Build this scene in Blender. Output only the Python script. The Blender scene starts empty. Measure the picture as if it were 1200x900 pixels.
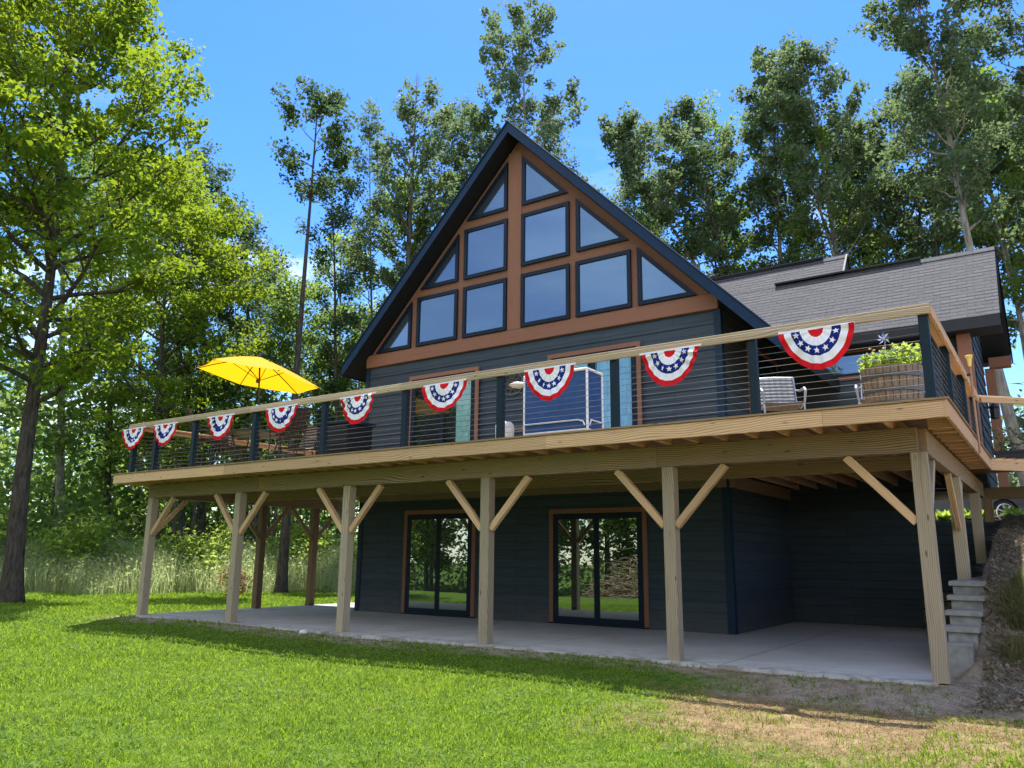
import bpy, math, random
import numpy as np
from mathutils import Vector, Matrix

random.seed(7)
SC = bpy.context.scene
COL = SC.collection
PI = math.pi
V = Vector

# ------------------------------------------------------------------ helpers
WM = {}                                    # world matrix of every object, by name

def link(name, data, world=None, parent=None):
    o = bpy.data.objects.new(name, data)
    COL.objects.link(o)
    world = world or Matrix.Identity(4)
    WM[o.name] = world
    if parent is not None:
        o.parent = parent
        o.matrix_basis = WM[parent.name].inverted() @ world
    else:
        o.matrix_basis = world
    return o

def tag(o, label=None, cat=None, group=None, kind=None):
    if label: o['label'] = label
    if cat: o['category'] = cat
    if group: o['group'] = group
    if kind: o['kind'] = kind
    return o

def thing(name, loc, label, cat, group=None, rz=0.0):
    o = link(name, None, Matrix.Translation(loc) @ Matrix.Rotation(rz, 4, 'Z'))
    o.empty_display_size = .2
    return tag(o, label, cat, group)

class MB:
    """collects faces; build() links them as one mesh object"""
    def __init__(s):
        s.v = []; s.f = []; s.m = []; s.mi = 0
    def add(s, vs, fs, mi=None):
        b = len(s.v)
        s.v.extend(V(p) for p in vs)
        s.f.extend(tuple(b + i for i in f) for f in fs)
        s.m.extend([s.mi if mi is None else mi] * len(fs))
        return s
    def box(s, lo, hi, mi=None, mat=None):
        x0, y0, z0 = lo; x1, y1, z1 = hi
        vs = [(x0,y0,z0),(x1,y0,z0),(x1,y1,z0),(x0,y1,z0),(x0,y0,z1),(x1,y0,z1),(x1,y1,z1),(x0,y1,z1)]
        if mat is not None: vs = [mat @ V(p) for p in vs]
        return s.add(vs, [(0,3,2,1),(4,5,6,7),(0,1,5,4),(1,2,6,5),(2,3,7,6),(3,0,4,7)], mi)
    def prism(s, poly, d, mi=None):
        """poly: list of 3-D points (planar), extruded by vector d"""
        n = len(poly); d = V(d)
        vs = [V(p) for p in poly] + [V(p) + d for p in poly]
        fs = [tuple(range(n))[::-1], tuple(range(n, 2*n))]
        fs += [(i, (i+1) % n, n + (i+1) % n, n + i) for i in range(n)]
        return s.add(vs, fs, mi)
    def ring(s, outer, inner, d, mi=None):
        """frame between two equal-length loops, extruded by d"""
        n = len(outer); d = V(d)
        vs = [V(p) for p in outer] + [V(p) for p in inner] + [V(p) + d for p in outer] + [V(p) + d for p in inner]
        fs = []
        for i in range(n):
            j = (i + 1) % n
            fs += [(i, j, n+j, n+i), (2*n+i, 3*n+i, 3*n+j, 2*n+j), (i, 2*n+i, 2*n+j, j), (n+i, n+j, 3*n+j, 3*n+i)]
        return s.add(vs, fs, mi)
    def tube(s, pts, rad, n=8, mi=None, cap=True):
        pts = [V(p) for p in pts]; k = len(pts)
        rad = rad if isinstance(rad, (list, tuple)) else [rad] * k
        b = len(s.v); prev = None
        for i, p in enumerate(pts):
            t = (pts[min(i+1, k-1)] - pts[max(i-1, 0)]).normalized()
            if prev is None:
                u = t.orthogonal().normalized()
            else:
                u = (prev - t * prev.dot(t))
                u = u.normalized() if u.length > 1e-6 else t.orthogonal().normalized()
            prev = u; w = t.cross(u)
            for a in range(n):
                th = 2*PI*a/n
                s.v.append(p + (u*math.cos(th) + w*math.sin(th)) * rad[i])
        m = s.mi if mi is None else mi
        for i in range(k-1):
            for a in range(n):
                c = (a+1) % n
                s.f.append((b+i*n+a, b+i*n+c, b+(i+1)*n+c, b+(i+1)*n+a)); s.m.append(m)
        if cap:
            s.f.append(tuple(b+a for a in range(n))[::-1]); s.m.append(m)
            s.f.append(tuple(b+(k-1)*n+a for a in range(n))); s.m.append(m)
        return s
    def lathe(s, prof, c, n=24, mi=None, cap=True):
        """prof: (r, z) from bottom to top round the point c"""
        c = V(c); b = len(s.v); k = len(prof); m = s.mi if mi is None else mi
        for r, z in prof:
            for a in range(n):
                th = 2*PI*a/n
                s.v.append(c + V((r*math.cos(th), r*math.sin(th), z)))
        for i in range(k-1):
            for a in range(n):
                d = (a+1) % n
                s.f.append((b+i*n+a, b+i*n+d, b+(i+1)*n+d, b+(i+1)*n+a)); s.m.append(m)
        if cap:
            s.f.append(tuple(b+a for a in range(n))[::-1]); s.m.append(m)
            s.f.append(tuple(b+(k-1)*n+a for a in range(n))); s.m.append(m)
        return s
    def build(s, name, mats, parent=None, smooth=False, origin=None):
        o0 = V(origin) if origin is not None else (WM[parent.name].translation if parent is not None else V((0,0,0)))
        me = bpy.data.meshes.new(name)
        me.from_pydata([tuple(p - o0) for p in s.v], [], s.f)
        for m in (mats if isinstance(mats, (list, tuple)) else [mats]): me.materials.append(m)
        me.polygons.foreach_set('material_index', s.m)
        if smooth: me.polygons.foreach_set('use_smooth', [True]*len(s.f))
        me.update()
        return link(name, me, Matrix.Translation(o0), parent)

def board(name, p0, p1, w, h, mat, parent, up=(0,0,1), ch=.005):
    """a plank from p0 to p1, long axis = local X, w along local Y, h along local Z"""
    p0 = V(p0); p1 = V(p1); L = (p1-p0).length
    x = (p1-p0).normalized(); y = V(up).cross(x)
    if y.length < 1e-5: y = V((0,1,0)).cross(x)
    y.normalize(); z = x.cross(y)
    M = Matrix((x, y, z)).transposed().to_4x4(); M.translation = (p0+p1)/2
    a, b = w/2, h/2
    sec = [(-a+ch,-b),(a-ch,-b),(a,-b+ch),(a,b-ch),(a-ch,b),(-a+ch,b),(-a,b-ch),(-a,-b+ch)]
    key = (round(L,3), round(w,3), round(h,3), mat.name)
    me = BOARDS.get(key)
    if me is None:
        vs = [(-L/2, q, r) for q, r in sec] + [(L/2, q, r) for q, r in sec]
        fs = [tuple(range(8))[::-1], tuple(range(8,16))] + [(i,(i+1)%8,8+(i+1)%8,8+i) for i in range(8)]
        me = bpy.data.meshes.new(name); me.from_pydata(vs, [], fs); me.materials.append(mat)
        BOARDS[key] = me
    return link(name, me, M, parent)
BOARDS = {}

def mesh_np(name, verts, quads, mat, parent=None, tri=False, origin=(0,0,0)):
    k = 3 if tri else 4
    me = bpy.data.meshes.new(name)
    verts = np.asarray(verts, dtype=np.float32); quads = np.asarray(quads, dtype=np.int32)
    me.vertices.add(len(verts)); me.vertices.foreach_set('co', (verts - np.asarray(origin, dtype=np.float32)).ravel())
    me.loops.add(quads.size); me.loops.foreach_set('vertex_index', quads.ravel())
    me.polygons.add(len(quads))
    me.polygons.foreach_set('loop_start', np.arange(0, quads.size, k, dtype=np.int32))
    me.polygons.foreach_set('loop_total', np.full(len(quads), k, dtype=np.int32))
    for m in (mat if isinstance(mat, (list, tuple)) else [mat]): me.materials.append(m)
    me.update(calc_edges=True)
    return link(name, me, Matrix.Translation(origin), parent)

# ------------------------------------------------------------------ materials
class NT:
    def __init__(s, name):
        s.m = bpy.data.materials.new(name); s.m.use_nodes = True
        s.t = s.m.node_tree; s.n = s.t.nodes; s.l = s.t.links
        s.b = s.n['Principled BSDF']; s.out = s.n['Material Output']
    def node(s, ty, **kw):
        n = s.n.new(ty)
        for k, v in kw.items(): setattr(n, k, v)
        return n
    def set(s, sock, v):
        if hasattr(v, 'is_linked'): s.l.new(v, sock)
        else: sock.default_value = v
    def coords(s, scale=(1,1,1), kind='Object', rnd=False):
        tc = s.node('ShaderNodeTexCoord'); mp = s.node('ShaderNodeMapping')
        s.l.new(tc.outputs[kind], mp.inputs['Vector']); mp.inputs['Scale'].default_value = scale
        if rnd:
            oi = s.node('ShaderNodeObjectInfo'); mu = s.node('ShaderNodeMath', operation='MULTIPLY'); mu.inputs[1].default_value = 37.0
            s.l.new(oi.outputs['Random'], mu.inputs[0])
            cb = s.node('ShaderNodeCombineXYZ')
            for i in range(3): s.l.new(mu.outputs[0], cb.inputs[i])
            s.l.new(cb.outputs[0], mp.inputs['Location'])
        return mp.outputs[0]
    def noise(s, vec, scale=5, detail=4, rough=.55, dist=0, col=False):
        n = s.node('ShaderNodeTexNoise'); s.l.new(vec, n.inputs['Vector'])
        n.inputs['Scale'].default_value = scale; n.inputs['Detail'].default_value = detail
        n.inputs['Roughness'].default_value = rough; n.inputs['Distortion'].default_value = dist
        return n.outputs['Color' if col else 'Fac']
    def ramp(s, fac, stops):
        r = s.node('ShaderNodeValToRGB'); s.l.new(fac, r.inputs[0])
        e = r.color_ramp.elements
        while len(e) < len(stops): e.new(.5)
        for q, (p, c) in zip(e, stops):
            q.position = p; q.color = (*c, 1) if len(c) == 3 else c
        return r.outputs[0]
    def mix(s, fac, a, b, mode='MIX'):
        m = s.node('ShaderNodeMix', data_type='RGBA', blend_type=mode)
        s.set(m.inputs[0], fac)
        for sk, v in ((m.inputs[6], a), (m.inputs[7], b)):
            s.set(sk, (*v, 1) if isinstance(v, tuple) and len(v) == 3 else v)
        return m.outputs[2]
    def math(s, op, a, b=0.0, clamp=False):
        m = s.node('ShaderNodeMath', operation=op, use_clamp=clamp)
        s.set(m.inputs[0], a); s.set(m.inputs[1], b)
        return m.outputs[0]
    def mrange(s, v, a, b, c=0.0, d=1.0):
        m = s.node('ShaderNodeMapRange'); s.set(m.inputs[0], v)
        for i, q in enumerate((a, b, c, d)): m.inputs[i+1].default_value = q
        return m.outputs[0]
    def bump(s, h, strength=.3, dist=.01):
        b = s.node('ShaderNodeBump'); s.l.new(h, b.inputs['Height'])
        b.inputs['Strength'].default_value = strength; b.inputs['Distance'].default_value = dist
        s.l.new(b.outputs[0], s.b.inputs['Normal'])
    def base(s, c, rough=.7, spec=.3, metal=0.0):
        s.set(s.b.inputs['Base Color'], (*c, 1) if isinstance(c, tuple) else c)
        s.set(s.b.inputs['Roughness'], rough); s.b.inputs['Specular IOR Level'].default_value = spec
        s.b.inputs['Metallic'].default_value = metal
        return s.m

def plain(name, c, rough=.6, spec=.3, metal=0.0, var=.12, scale=6):
    t = NT(name); v = t.coords()
    f = t.noise(v, scale, 3)
    lo = tuple(x*(1-var) for x in c); hi = tuple(min(1, x*(1+var)) for x in c)
    return t.base(t.ramp(f, [(.3, lo), (.7, hi)]), rough, spec, metal)

def wood(name, light, dark, grain=1.0, grey=None, knots=.8):
    t = NT(name)
    v = t.coords((1,1,1), rnd=True)
    sep = t.node('ShaderNodeSeparateXYZ'); t.l.new(v, sep.inputs[0])
    lo = t.coords((.38, 1.3, 1.3), rnd=True)
    wob = t.noise(lo, 1.0, 2)
    y = t.math('ADD', sep.outputs[1], t.math('MULTIPLY', wob, .36))
    z = t.math('ADD', sep.outputs[2], t.math('MULTIPLY', t.noise(lo, 1.7, 1), .2))
    rr = t.math('SQRT', t.math('ADD', t.math('MULTIPLY', y, y), t.math('MULTIPLY', z, z)))
    ring = t.math('SINE', t.math('MULTIPLY', rr, 400.0))
    ring = t.mrange(ring, -1, 1)
    fib = t.noise(t.coords((1.2, 60, 60), rnd=True), 1.5, 3)
    g = t.math('ADD', t.math('MULTIPLY', ring, .55*grain), t.math('MULTIPLY', fib, .6))
    c = t.ramp(g, [(.22, light), (.55, tuple(.6*p+.4*q for p,q in zip(light,dark))), (.88, dark)])
    big = t.noise(t.coords((.5, 2.0, 2.0), rnd=True), 2.2, 3)
    if grey: c = t.mix(t.mrange(big, .38, .68, 0, .7), c, grey)
    c = t.mix(t.math('MULTIPLY', t.mrange(ring, .62, .98), .55*grain), c, tuple(q*.62 for q in dark))
    c = t.mix(t.mrange(t.noise(t.coords((.8, 45, 45), rnd=True), 1.0, 2), .60, .74, 0, .55), c, tuple(q*.7 for q in dark))
    vo = t.node('ShaderNodeTexVoronoi'); t.l.new(t.coords((1.6, 5.5, 5.5), rnd=True), vo.inputs['Vector']); vo.inputs['Scale'].default_value = 1.6
    kn = t.mrange(vo.outputs['Distance'], .05, .13, knots, 0)
    c = t.mix(kn, c, tuple(x*.35 for x in dark))
    oi = t.node('ShaderNodeObjectInfo')
    hs = t.node('ShaderNodeHueSaturation'); t.l.new(c, hs.inputs['Color'])
    t.l.new(t.mrange(oi.outputs['Random'], 0, 1, .82, 1.15), hs.inputs['Value'])
    t.bump(g, .25, .004)
    return t.base(hs.outputs[0], .78, .2)

M = {}
M['pine'] = wood('fresh_pine', (.68,.46,.265), (.44,.26,.13), .8)
M['beam'] = wood('weathered_pine', (.43,.305,.185), (.16,.098,.05), 1.0, grey=(.26,.205,.14))
M['post'] = wood('greyed_pine', (.47,.385,.27), (.22,.165,.105), .55, grey=(.36,.31,.235))
M['darkpost'] = wood('dark_brown_post', (.20,.135,.085), (.11,.072,.045), .8)  # darker brown wood than the other posts
M['cap'] = wood('rail_pine', (.55,.43,.28), (.33,.24,.145), .9, grey=(.42,.35,.25))
M['stain'] = wood('brown_stained_cedar', (.265,.132,.084), (.205,.097,.06), .5, knots=.12)
M['deckboard'] = wood('deck_boards', (.36,.25,.14), (.24,.15,.08), .7)

def siding_mat(name, row):
    t = NT(name); v = t.coords((1,1,1))
    f = t.noise(t.coords((.5, .5, 6)), 3, 3)
    c = t.ramp(f, [(.3, (.036,.051,.066)), (.7, (.050,.070,.088))])
    sep = t.node('ShaderNodeSeparateXYZ'); t.l.new(v, sep.inputs[0])
    cb = t.node('ShaderNodeCombineXYZ'); t.l.new(t.math('ADD', sep.outputs[0], sep.outputs[1]), cb.inputs[0]); t.l.new(sep.outputs[2], cb.inputs[1])
    br = t.node('ShaderNodeTexBrick'); t.l.new(cb.outputs[0], br.inputs['Vector'])
    br.inputs['Scale'].default_value = 1; br.inputs['Brick Width'].default_value = 3.66; br.inputs['Row Height'].default_value = row; br.inputs['Mortar Size'].default_value = .004; br.offset = .37
    br.inputs['Color1'].default_value = (.91,.91,.91,1); br.inputs['Color2'].default_value = (1.08,1.08,1.08,1); br.inputs['Mortar'].default_value = (.25,.25,.25,1)
    c = t.mix(1.0, c, br.outputs['Color'], 'MULTIPLY')
    dust = t.math('MULTIPLY', t.mrange(sep.outputs[2], .55, .0, 0, .5), t.noise(v, 3, 5), clamp=True)
    c = t.mix(dust, c, (.16,.14,.115))
    t.bump(t.noise(t.coords((3, 3, 40)), 4, 3), .12, .004)
    return t.base(c, .6, .22)
M['siding'] = siding_mat('charcoal_wide_lap_siding', .25); M['siding_low'] = siding_mat('charcoal_narrow_lap_siding', .178)
M['navy'] = plain('navy_painted_metal', (.005,.025,.066), .5, .2)
M['black'] = plain('matt_black_metal', (.012,.013,.015), .45, .4)
M['cornerblue'] = plain('dark_blue_trim_paint', (.007,.025,.052), .55, .25)
M['frame'] = plain('dark_window_frame', (.005,.013,.028), .45, .22)
M['soffit'] = plain('dark_soffit_boards', (.010,.013,.017), .6, .3)
M['postnavy'] = plain('dark_blue_rail_post', (.007,.020,.032), .55, .22)
M['steel'] = plain('brushed_steel_cable', (.20,.205,.21), .45, .5, .8)
M['white'] = plain('white_enamel', (.75,.77,.78), .35, .4)
M['greymetal'] = plain('grey_aluminium', (.36,.375,.39), .35, .5, .6)
M['bronze'] = plain('bronze_metal', (.03,.021,.016), .4, .5)
M['sling'] = plain('brown_sling_fabric', (.052,.043,.038), .8, .15, scale=60)
M['greysling'] = plain('grey_sling_fabric', (.17,.175,.185), .8, .15, scale=60)
M['redcloth'] = plain('red_bunting_cloth', (.62,.012,.02), .75, .1)
M['bluecloth'] = plain('blue_bunting_cloth', (.012,.022,.19), .75, .1)
M['whitecloth'] = plain('white_bunting_cloth', (.80,.80,.84), .75, .1, var=.05)
M['bluecanvas'] = plain('blue_canvas', (.030,.080,.205), .65, .15)
M['curtain'] = plain('teal_curtain', (.42,.70,.61), .85, .1)
M['bluedrape'] = plain('light_blue_curtain', (.36,.70,.98), .85, .1)
M['lantern'] = plain('pale_torch_shade', (.8,.62,.16), .5, .3)
M['rubber'] = plain('tyre_rubber', (.02,.02,.022), .8, .2)
M['rake'] = plain('black_rake_paint', (.010,.012,.015), .95, .0)
M['medal'] = plain('dull_grey_iron', (.12,.11,.10), .85, .15)
M['carpaint'] = plain('dark_grey_car_paint', (.05,.055,.06), .3, .5)
M['alloy'] = plain('alloy_wheel', (.6,.6,.62), .3, .5, .8)
M['hoop'] = plain('barrel_hoop_steel', (.12,.125,.13), .45, .4, .6)
M['stone'] = plain('pale_stone', (.6,.59,.56), .8, .2)
M['stick'] = plain('dead_sticks', (.26,.19,.125), .85, .1, .0, .35, 3)

def translucent(name, c, tcol, fac=.45, rough=.7):
    t = NT(name); t.base(c, rough, .2)
    tr = t.node('ShaderNodeBsdfTranslucent'); tr.inputs[0].default_value = (*tcol, 1)
    mx = t.node('ShaderNodeMixShader'); mx.inputs[0].default_value = fac
    t.l.new(t.b.outputs[0], mx.inputs[1]); t.l.new(tr.outputs[0], mx.inputs[2]); t.l.new(mx.outputs[0], t.out.inputs[0])
    return t.m
M['umbrella'] = translucent('yellow_umbrella_cloth', (.82,.53,.014), (.85,.47,.008), .5)

def glass_mat(name, refl, tint, clear=0.0, dark=(.004,.007,.011)):
    """coated window glass: a strong mirror reflection over a dark (or partly see-through) pane"""
    t = NT(name)
    gl = t.node('ShaderNodeBsdfGlossy'); gl.inputs['Roughness'].default_value = .0; gl.inputs['Color'].default_value = (*tint, 1)
    v = t.coords((.6,.6,.6))
    bp = t.node('ShaderNodeBump'); bp.inputs['Strength'].default_value = .04; bp.inputs['Distance'].default_value = .02
    t.l.new(t.noise(v, 1.2, 1), bp.inputs['Height']); t.l.new(bp.outputs[0], gl.inputs['Normal'])
    oi = t.node('ShaderNodeObjectInfo')
    t.base(t.mix(oi.outputs['Random'], tuple(q*.4 for q in dark), tuple(q*1.7 for q in dark)), .2, .3)
    inner = t.b.outputs[0]
    if clear:
        tp = t.node('ShaderNodeBsdfTransparent'); tp.inputs[0].default_value = (.85,.9,.92,1)
        m0 = t.node('ShaderNodeMixShader'); m0.inputs[0].default_value = clear
        t.l.new(inner, m0.inputs[1]); t.l.new(tp.outputs[0], m0.inputs[2]); inner = m0.outputs[0]
    lw = t.node('ShaderNodeLayerWeight'); lw.inputs[0].default_value = .5
    refl = t.math('MULTIPLY', t.mrange(oi.outputs['Random'], 0, 1, .82, 1.15), refl)
    f = t.math('ADD', t.math('MULTIPLY', t.math('POWER', lw.outputs['Facing'], 5.0), .9), refl, clamp=True)
    mx = t.node('ShaderNodeMixShader'); t.l.new(f, mx.inputs[0])
    t.l.new(inner, mx.inputs[1]); t.l.new(gl.outputs[0], mx.inputs[2]); t.l.new(mx.outputs[0], t.out.inputs[0])
    return t.m
M['glass'] = glass_mat('reflective_window_glass', .20, (.36,.66,1.0), dark=(.028,.038,.048))
M['doorglass'] = glass_mat('patio_door_glass', .34, (.9,1.0,.92))
M['clearglass'] = glass_mat('clear_door_glass', .06, (.9,.97,1.0), .92)

def concrete():
    t = NT('grey_concrete'); v = t.coords()
    c = t.ramp(t.noise(v, .9, 6, .6), [(.3, (.40,.395,.37)), (.7, (.52,.515,.485))])
    c = t.mix(t.mrange(t.noise(v, 3.5, 5), .56, .72, 0, .45), c, (.27,.265,.25))
    sep = t.node('ShaderNodeSeparateXYZ'); t.l.new(v, sep.inputs[0])
    jx = t.math('ABSOLUTE', t.math('SUBTRACT', t.math('FRACT', t.math('DIVIDE', t.math('ADD', sep.outputs[0], .9), 3.05)), .5))
    jy = t.math('ABSOLUTE', t.math('SUBTRACT', t.math('FRACT', t.math('DIVIDE', t.math('ADD', sep.outputs[1], .4), 2.3)), .5))
    j = t.math('MINIMUM', jx, jy)
    c = t.mix(t.mrange(j, .0015, .004, .75, 0), c, (.10,.095,.085))
    edge = t.math('MULTIPLY', t.mrange(sep.outputs[1], .45, -.05), t.mrange(t.noise(v, 5, 5), .45, .6), clamp=True)
    c = t.mix(t.math('MULTIPLY', edge, .7), c, (.20,.165,.12))
    t.bump(t.noise(v, 60, 4), .15, .003)
    return t.base(c, .75, .25)
M['concrete'] = concrete()
M['block'] = plain('concrete_wall_block', (.25,.243,.225), .9, .15, var=.25, scale=9)
M['blockcap'] = plain('concrete_cap_stone', (.27,.262,.245), .9, .15, var=.2, scale=9)

def shingles():
    t = NT('asphalt_shingles')
    v = t.coords()
    br = t.node('ShaderNodeTexBrick'); t.l.new(v, br.inputs['Vector'])
    br.inputs['Scale'].default_value = 1.0; br.inputs['Brick Width'].default_value = .31; br.inputs['Row Height'].default_value = .13
    br.inputs['Mortar Size'].default_value = .006; br.inputs['Mortar Smooth'].default_value = .3; br.inputs['Bias'].default_value = 0
    br.inputs['Color1'].default_value = (.05,.051,.056,1); br.inputs['Color2'].default_value = (.092,.093,.100,1); br.inputs['Mortar'].default_value = (.05,.048,.052,1)
    br.offset = .43; br.offset_frequency = 2
    sep = t.node('ShaderNodeSeparateXYZ'); t.l.new(v, sep.inputs[0])
    row = t.math('FRACT', t.math('DIVIDE', sep.outputs[1], .13))
    dk = t.mrange(row, .10, .42, .0, 1.0)
    c = t.mix(t.mrange(t.noise(v, 14, 3), .35, .65, 0, .45), br.outputs['Color'], (.112,.112,.118))
    c = t.mix(t.mrange(t.noise(v, 120, 2), .35, .65, 0, .3), c, (.12,.115,.12))
    br2 = t.node('ShaderNodeTexBrick'); t.l.new(v, br2.inputs['Vector']); br2.inputs['Scale'].default_value = 1.0; br2.inputs['Brick Width'].default_value = .31; br2.inputs['Row Height'].default_value = .13; br2.inputs['Mortar Size'].default_value = 0; br2.offset = .43
    br2.inputs['Color1'].default_value = (0,0,0,1); br2.inputs['Color2'].default_value = (1,1,1,1)
    step = t.math('GREATER_THAN', br2.outputs['Color'], .5)
    c = t.mix(t.math('MULTIPLY', t.math('SUBTRACT', 1.0, dk), t.math('ADD', .35, t.math('MULTIPLY', step, .65))), c, (.03,.028,.03))  # shadow line of each course painted into the colour, heavier on some tabs
    hgt = t.math('ADD', t.math('SUBTRACT', 1.0, row), t.math('MULTIPLY', br.outputs['Fac'], -.5))
    t.bump(hgt, .9, .02)
    return t.base(c, .9, .15)
M['shingle'] = shingles()

def leaf_mat(name, cols, tcol, fac=.5, patch=0.0):
    t = NT(name)
    g = t.node('ShaderNodeNewGeometry')
    c = t.ramp(g.outputs['Random Per Island'], [(i/(len(cols)-1), q) for i, q in enumerate(cols)])
    if patch:
        pn = t.noise(t.coords((1,1,1)), 1.1, 5, .6)
        c = t.mix(t.mrange(pn, .36, .52, patch, 0), c, (.035,.095,.012))
        c = t.mix(t.mrange(pn, .54, .70, 0, patch), c, (.22,.23,.055))
    t.base(c, .6, .22)
    tr = t.node('ShaderNodeBsdfTranslucent')
    t.l.new(t.mix(.65, c, tcol), tr.inputs[0])
    mx = t.node('ShaderNodeMixShader'); mx.inputs[0].default_value = fac
    t.l.new(t.b.outputs[0], mx.inputs[1]); t.l.new(tr.outputs[0], mx.inputs[2]); t.l.new(mx.outputs[0], t.out.inputs[0])
    return t.m
M['maple'] = leaf_mat('maple_leaves', [(.03,.08,.012),(.06,.13,.014),(.11,.185,.016),(.20,.23,.02)], (.46,.60,.03), .5)
M['aspen'] = leaf_mat('aspen_leaves', [(.036,.07,.030),(.06,.10,.042),(.09,.13,.06),(.14,.16,.10)], (.28,.40,.14), .46)
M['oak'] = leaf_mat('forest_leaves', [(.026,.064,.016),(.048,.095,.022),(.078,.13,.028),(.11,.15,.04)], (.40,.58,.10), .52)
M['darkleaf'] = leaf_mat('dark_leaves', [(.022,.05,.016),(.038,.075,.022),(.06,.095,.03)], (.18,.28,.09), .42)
M['brightleaf'] = leaf_mat('bright_leaves', [(.07,.14,.025),(.12,.20,.03),(.17,.24,.045)], (.60,.75,.12), .6)
M['grass'] = leaf_mat('lawn_blades', [(.065,.135,.012),(.11,.195,.016),(.15,.24,.022),(.21,.26,.05)], (.48,.68,.045), .5, .55)
M['meadow'] = leaf_mat('meadow_blades', [(.17,.25,.08),(.28,.35,.14),(.41,.45,.23),(.58,.55,.37)], (.84,.92,.46), .62)
M['meadowleaf'] = leaf_mat('goldenrod_leaves', [(.13,.20,.05),(.20,.28,.09),(.30,.36,.15),(.44,.44,.22)], (.62,.74,.28), .5)
M['straw'] = leaf_mat('dry_straw', [(.15,.095,.04),(.25,.165,.07),(.36,.25,.12),(.20,.20,.07)], (.42,.28,.09), .25)
M['weeds'] = leaf_mat('dead_weeds', [(.15,.125,.09),(.26,.22,.165),(.40,.35,.27),(.10,.12,.055)], (.2,.17,.1), .25)

def bark(name, a, b):
    t = NT(name); v = t.coords((7,7,1.3))
    f = t.noise(v, 2.2, 6, .65)
    c = t.ramp(f, [(.35, a), (.65, b)])
    t.bump(f, .7, .03)
    return t.base(c, .9, .1)
M['bark'] = bark('maple_bark', (.035,.028,.022), (.115,.095,.075))
M['palebark'] = bark('aspen_bark', (.14,.13,.11), (.34,.32,.27))
M['greybark'] = bark('forest_bark', (.05,.043,.035), (.15,.13,.105))

def ground_mat():
    t = NT('ground_soil_and_turf')
    tc = t.node('ShaderNodeTexCoord'); pos = tc.outputs['Object']
    sep = t.node('ShaderNodeSeparateXYZ'); t.l.new(pos, sep.inputs[0])
    n1 = t.noise(pos, .5, 6, .6); n2 = t.noise(pos, 6, 6, .65); n3 = t.noise(pos, 40, 4, .6)
    n4 = t.math('ADD', t.math('MULTIPLY', n2, .45), t.math('MULTIPLY', t.noise(pos, 75, 4, .75), .55))
    green = t.ramp(n4, [(.38, (.02,.05,.008)), (.5, (.075,.135,.014)), (.62, (.15,.19,.03))])
    dirt = t.ramp(n4, [(.36, (.11,.088,.062)), (.5, (.27,.215,.155)), (.64, (.42,.345,.26))])
    dry = t.ramp(n4, [(.36, (.08,.06,.03)), (.5, (.22,.155,.078)), (.64, (.36,.265,.145))])
    # where the turf is worn away: towards the corner post and the bank
    wx = t.math('ADD', t.mrange(sep.outputs[0], -3.9, -.7), t.math('MULTIPLY', t.math('SUBTRACT', n1, .5), 1.8))
    wy = t.mrange(t.math('ADD', sep.outputs[1], t.math('MULTIPLY', t.math('SUBTRACT', n2, .5), 2.0)), -3.9, -2.7)
    worn = t.math('MULTIPLY', t.mrange(wx, .35, .65), wy, clamp=True)
    strip = t.math('MULTIPLY', t.mrange(sep.outputs[1], -.75, -.35), t.mrange(sep.outputs[1], 3.4, 3.0), clamp=True)
    strip = t.math('MULTIPLY', strip, t.math('MULTIPLY', t.mrange(sep.outputs[0], -16.3, -15.6), t.mrange(n2, .3, .5)), clamp=True)
    bank = t.mrange(sep.outputs[0], .0, .25)
    dd = t.mix(t.mrange(t.math('ADD', sep.outputs[1], t.math('MULTIPLY', n2, .5)), -.85, -1.15), dirt, dry)
    m = t.math('MAXIMUM', t.math('MAXIMUM', worn, strip), bank, clamp=True)
    c = t.mix(m, green, dd)
    wood_ = t.math('MULTIPLY', t.mrange(sep.outputs[1], 9, 13), t.mrange(sep.outputs[0], -14, -16), clamp=True)
    c = t.mix(wood_, c, (.05,.06,.02))
    t.bump(t.math('ADD', n2, t.math('MULTIPLY', n3, .5)), .8, .04)
    return t.base(c, .95, .1)
M['ground'] = ground_mat()

# ------------------------------------------------------------------ world, sun, camera
SUN = V((-.143, .30, 1)).normalized()
elev = math.asin(SUN.z); azim = math.atan2(SUN.x, SUN.y)
w = bpy.data.worlds.new('World'); SC.world = w; w.use_nodes = True
nt = w.node_tree; bg = nt.nodes['Background']
sky = nt.nodes.new('ShaderNodeTexSky'); sky.sky_type = 'NISHITA'; sky.sun_disc = False
sky.sun_elevation = elev; sky.sun_rotation = azim
sky.air_density = 1.1; sky.dust_density = .35; sky.ozone_density = 3.0; sky.altitude = 200
hs = nt.nodes.new('ShaderNodeHueSaturation'); hs.inputs['Saturation'].default_value = 1.36; hs.inputs['Hue'].default_value = .514; hs.inputs['Value'].default_value = .90
nt.links.new(sky.outputs[0], hs.inputs['Color'])
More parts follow.
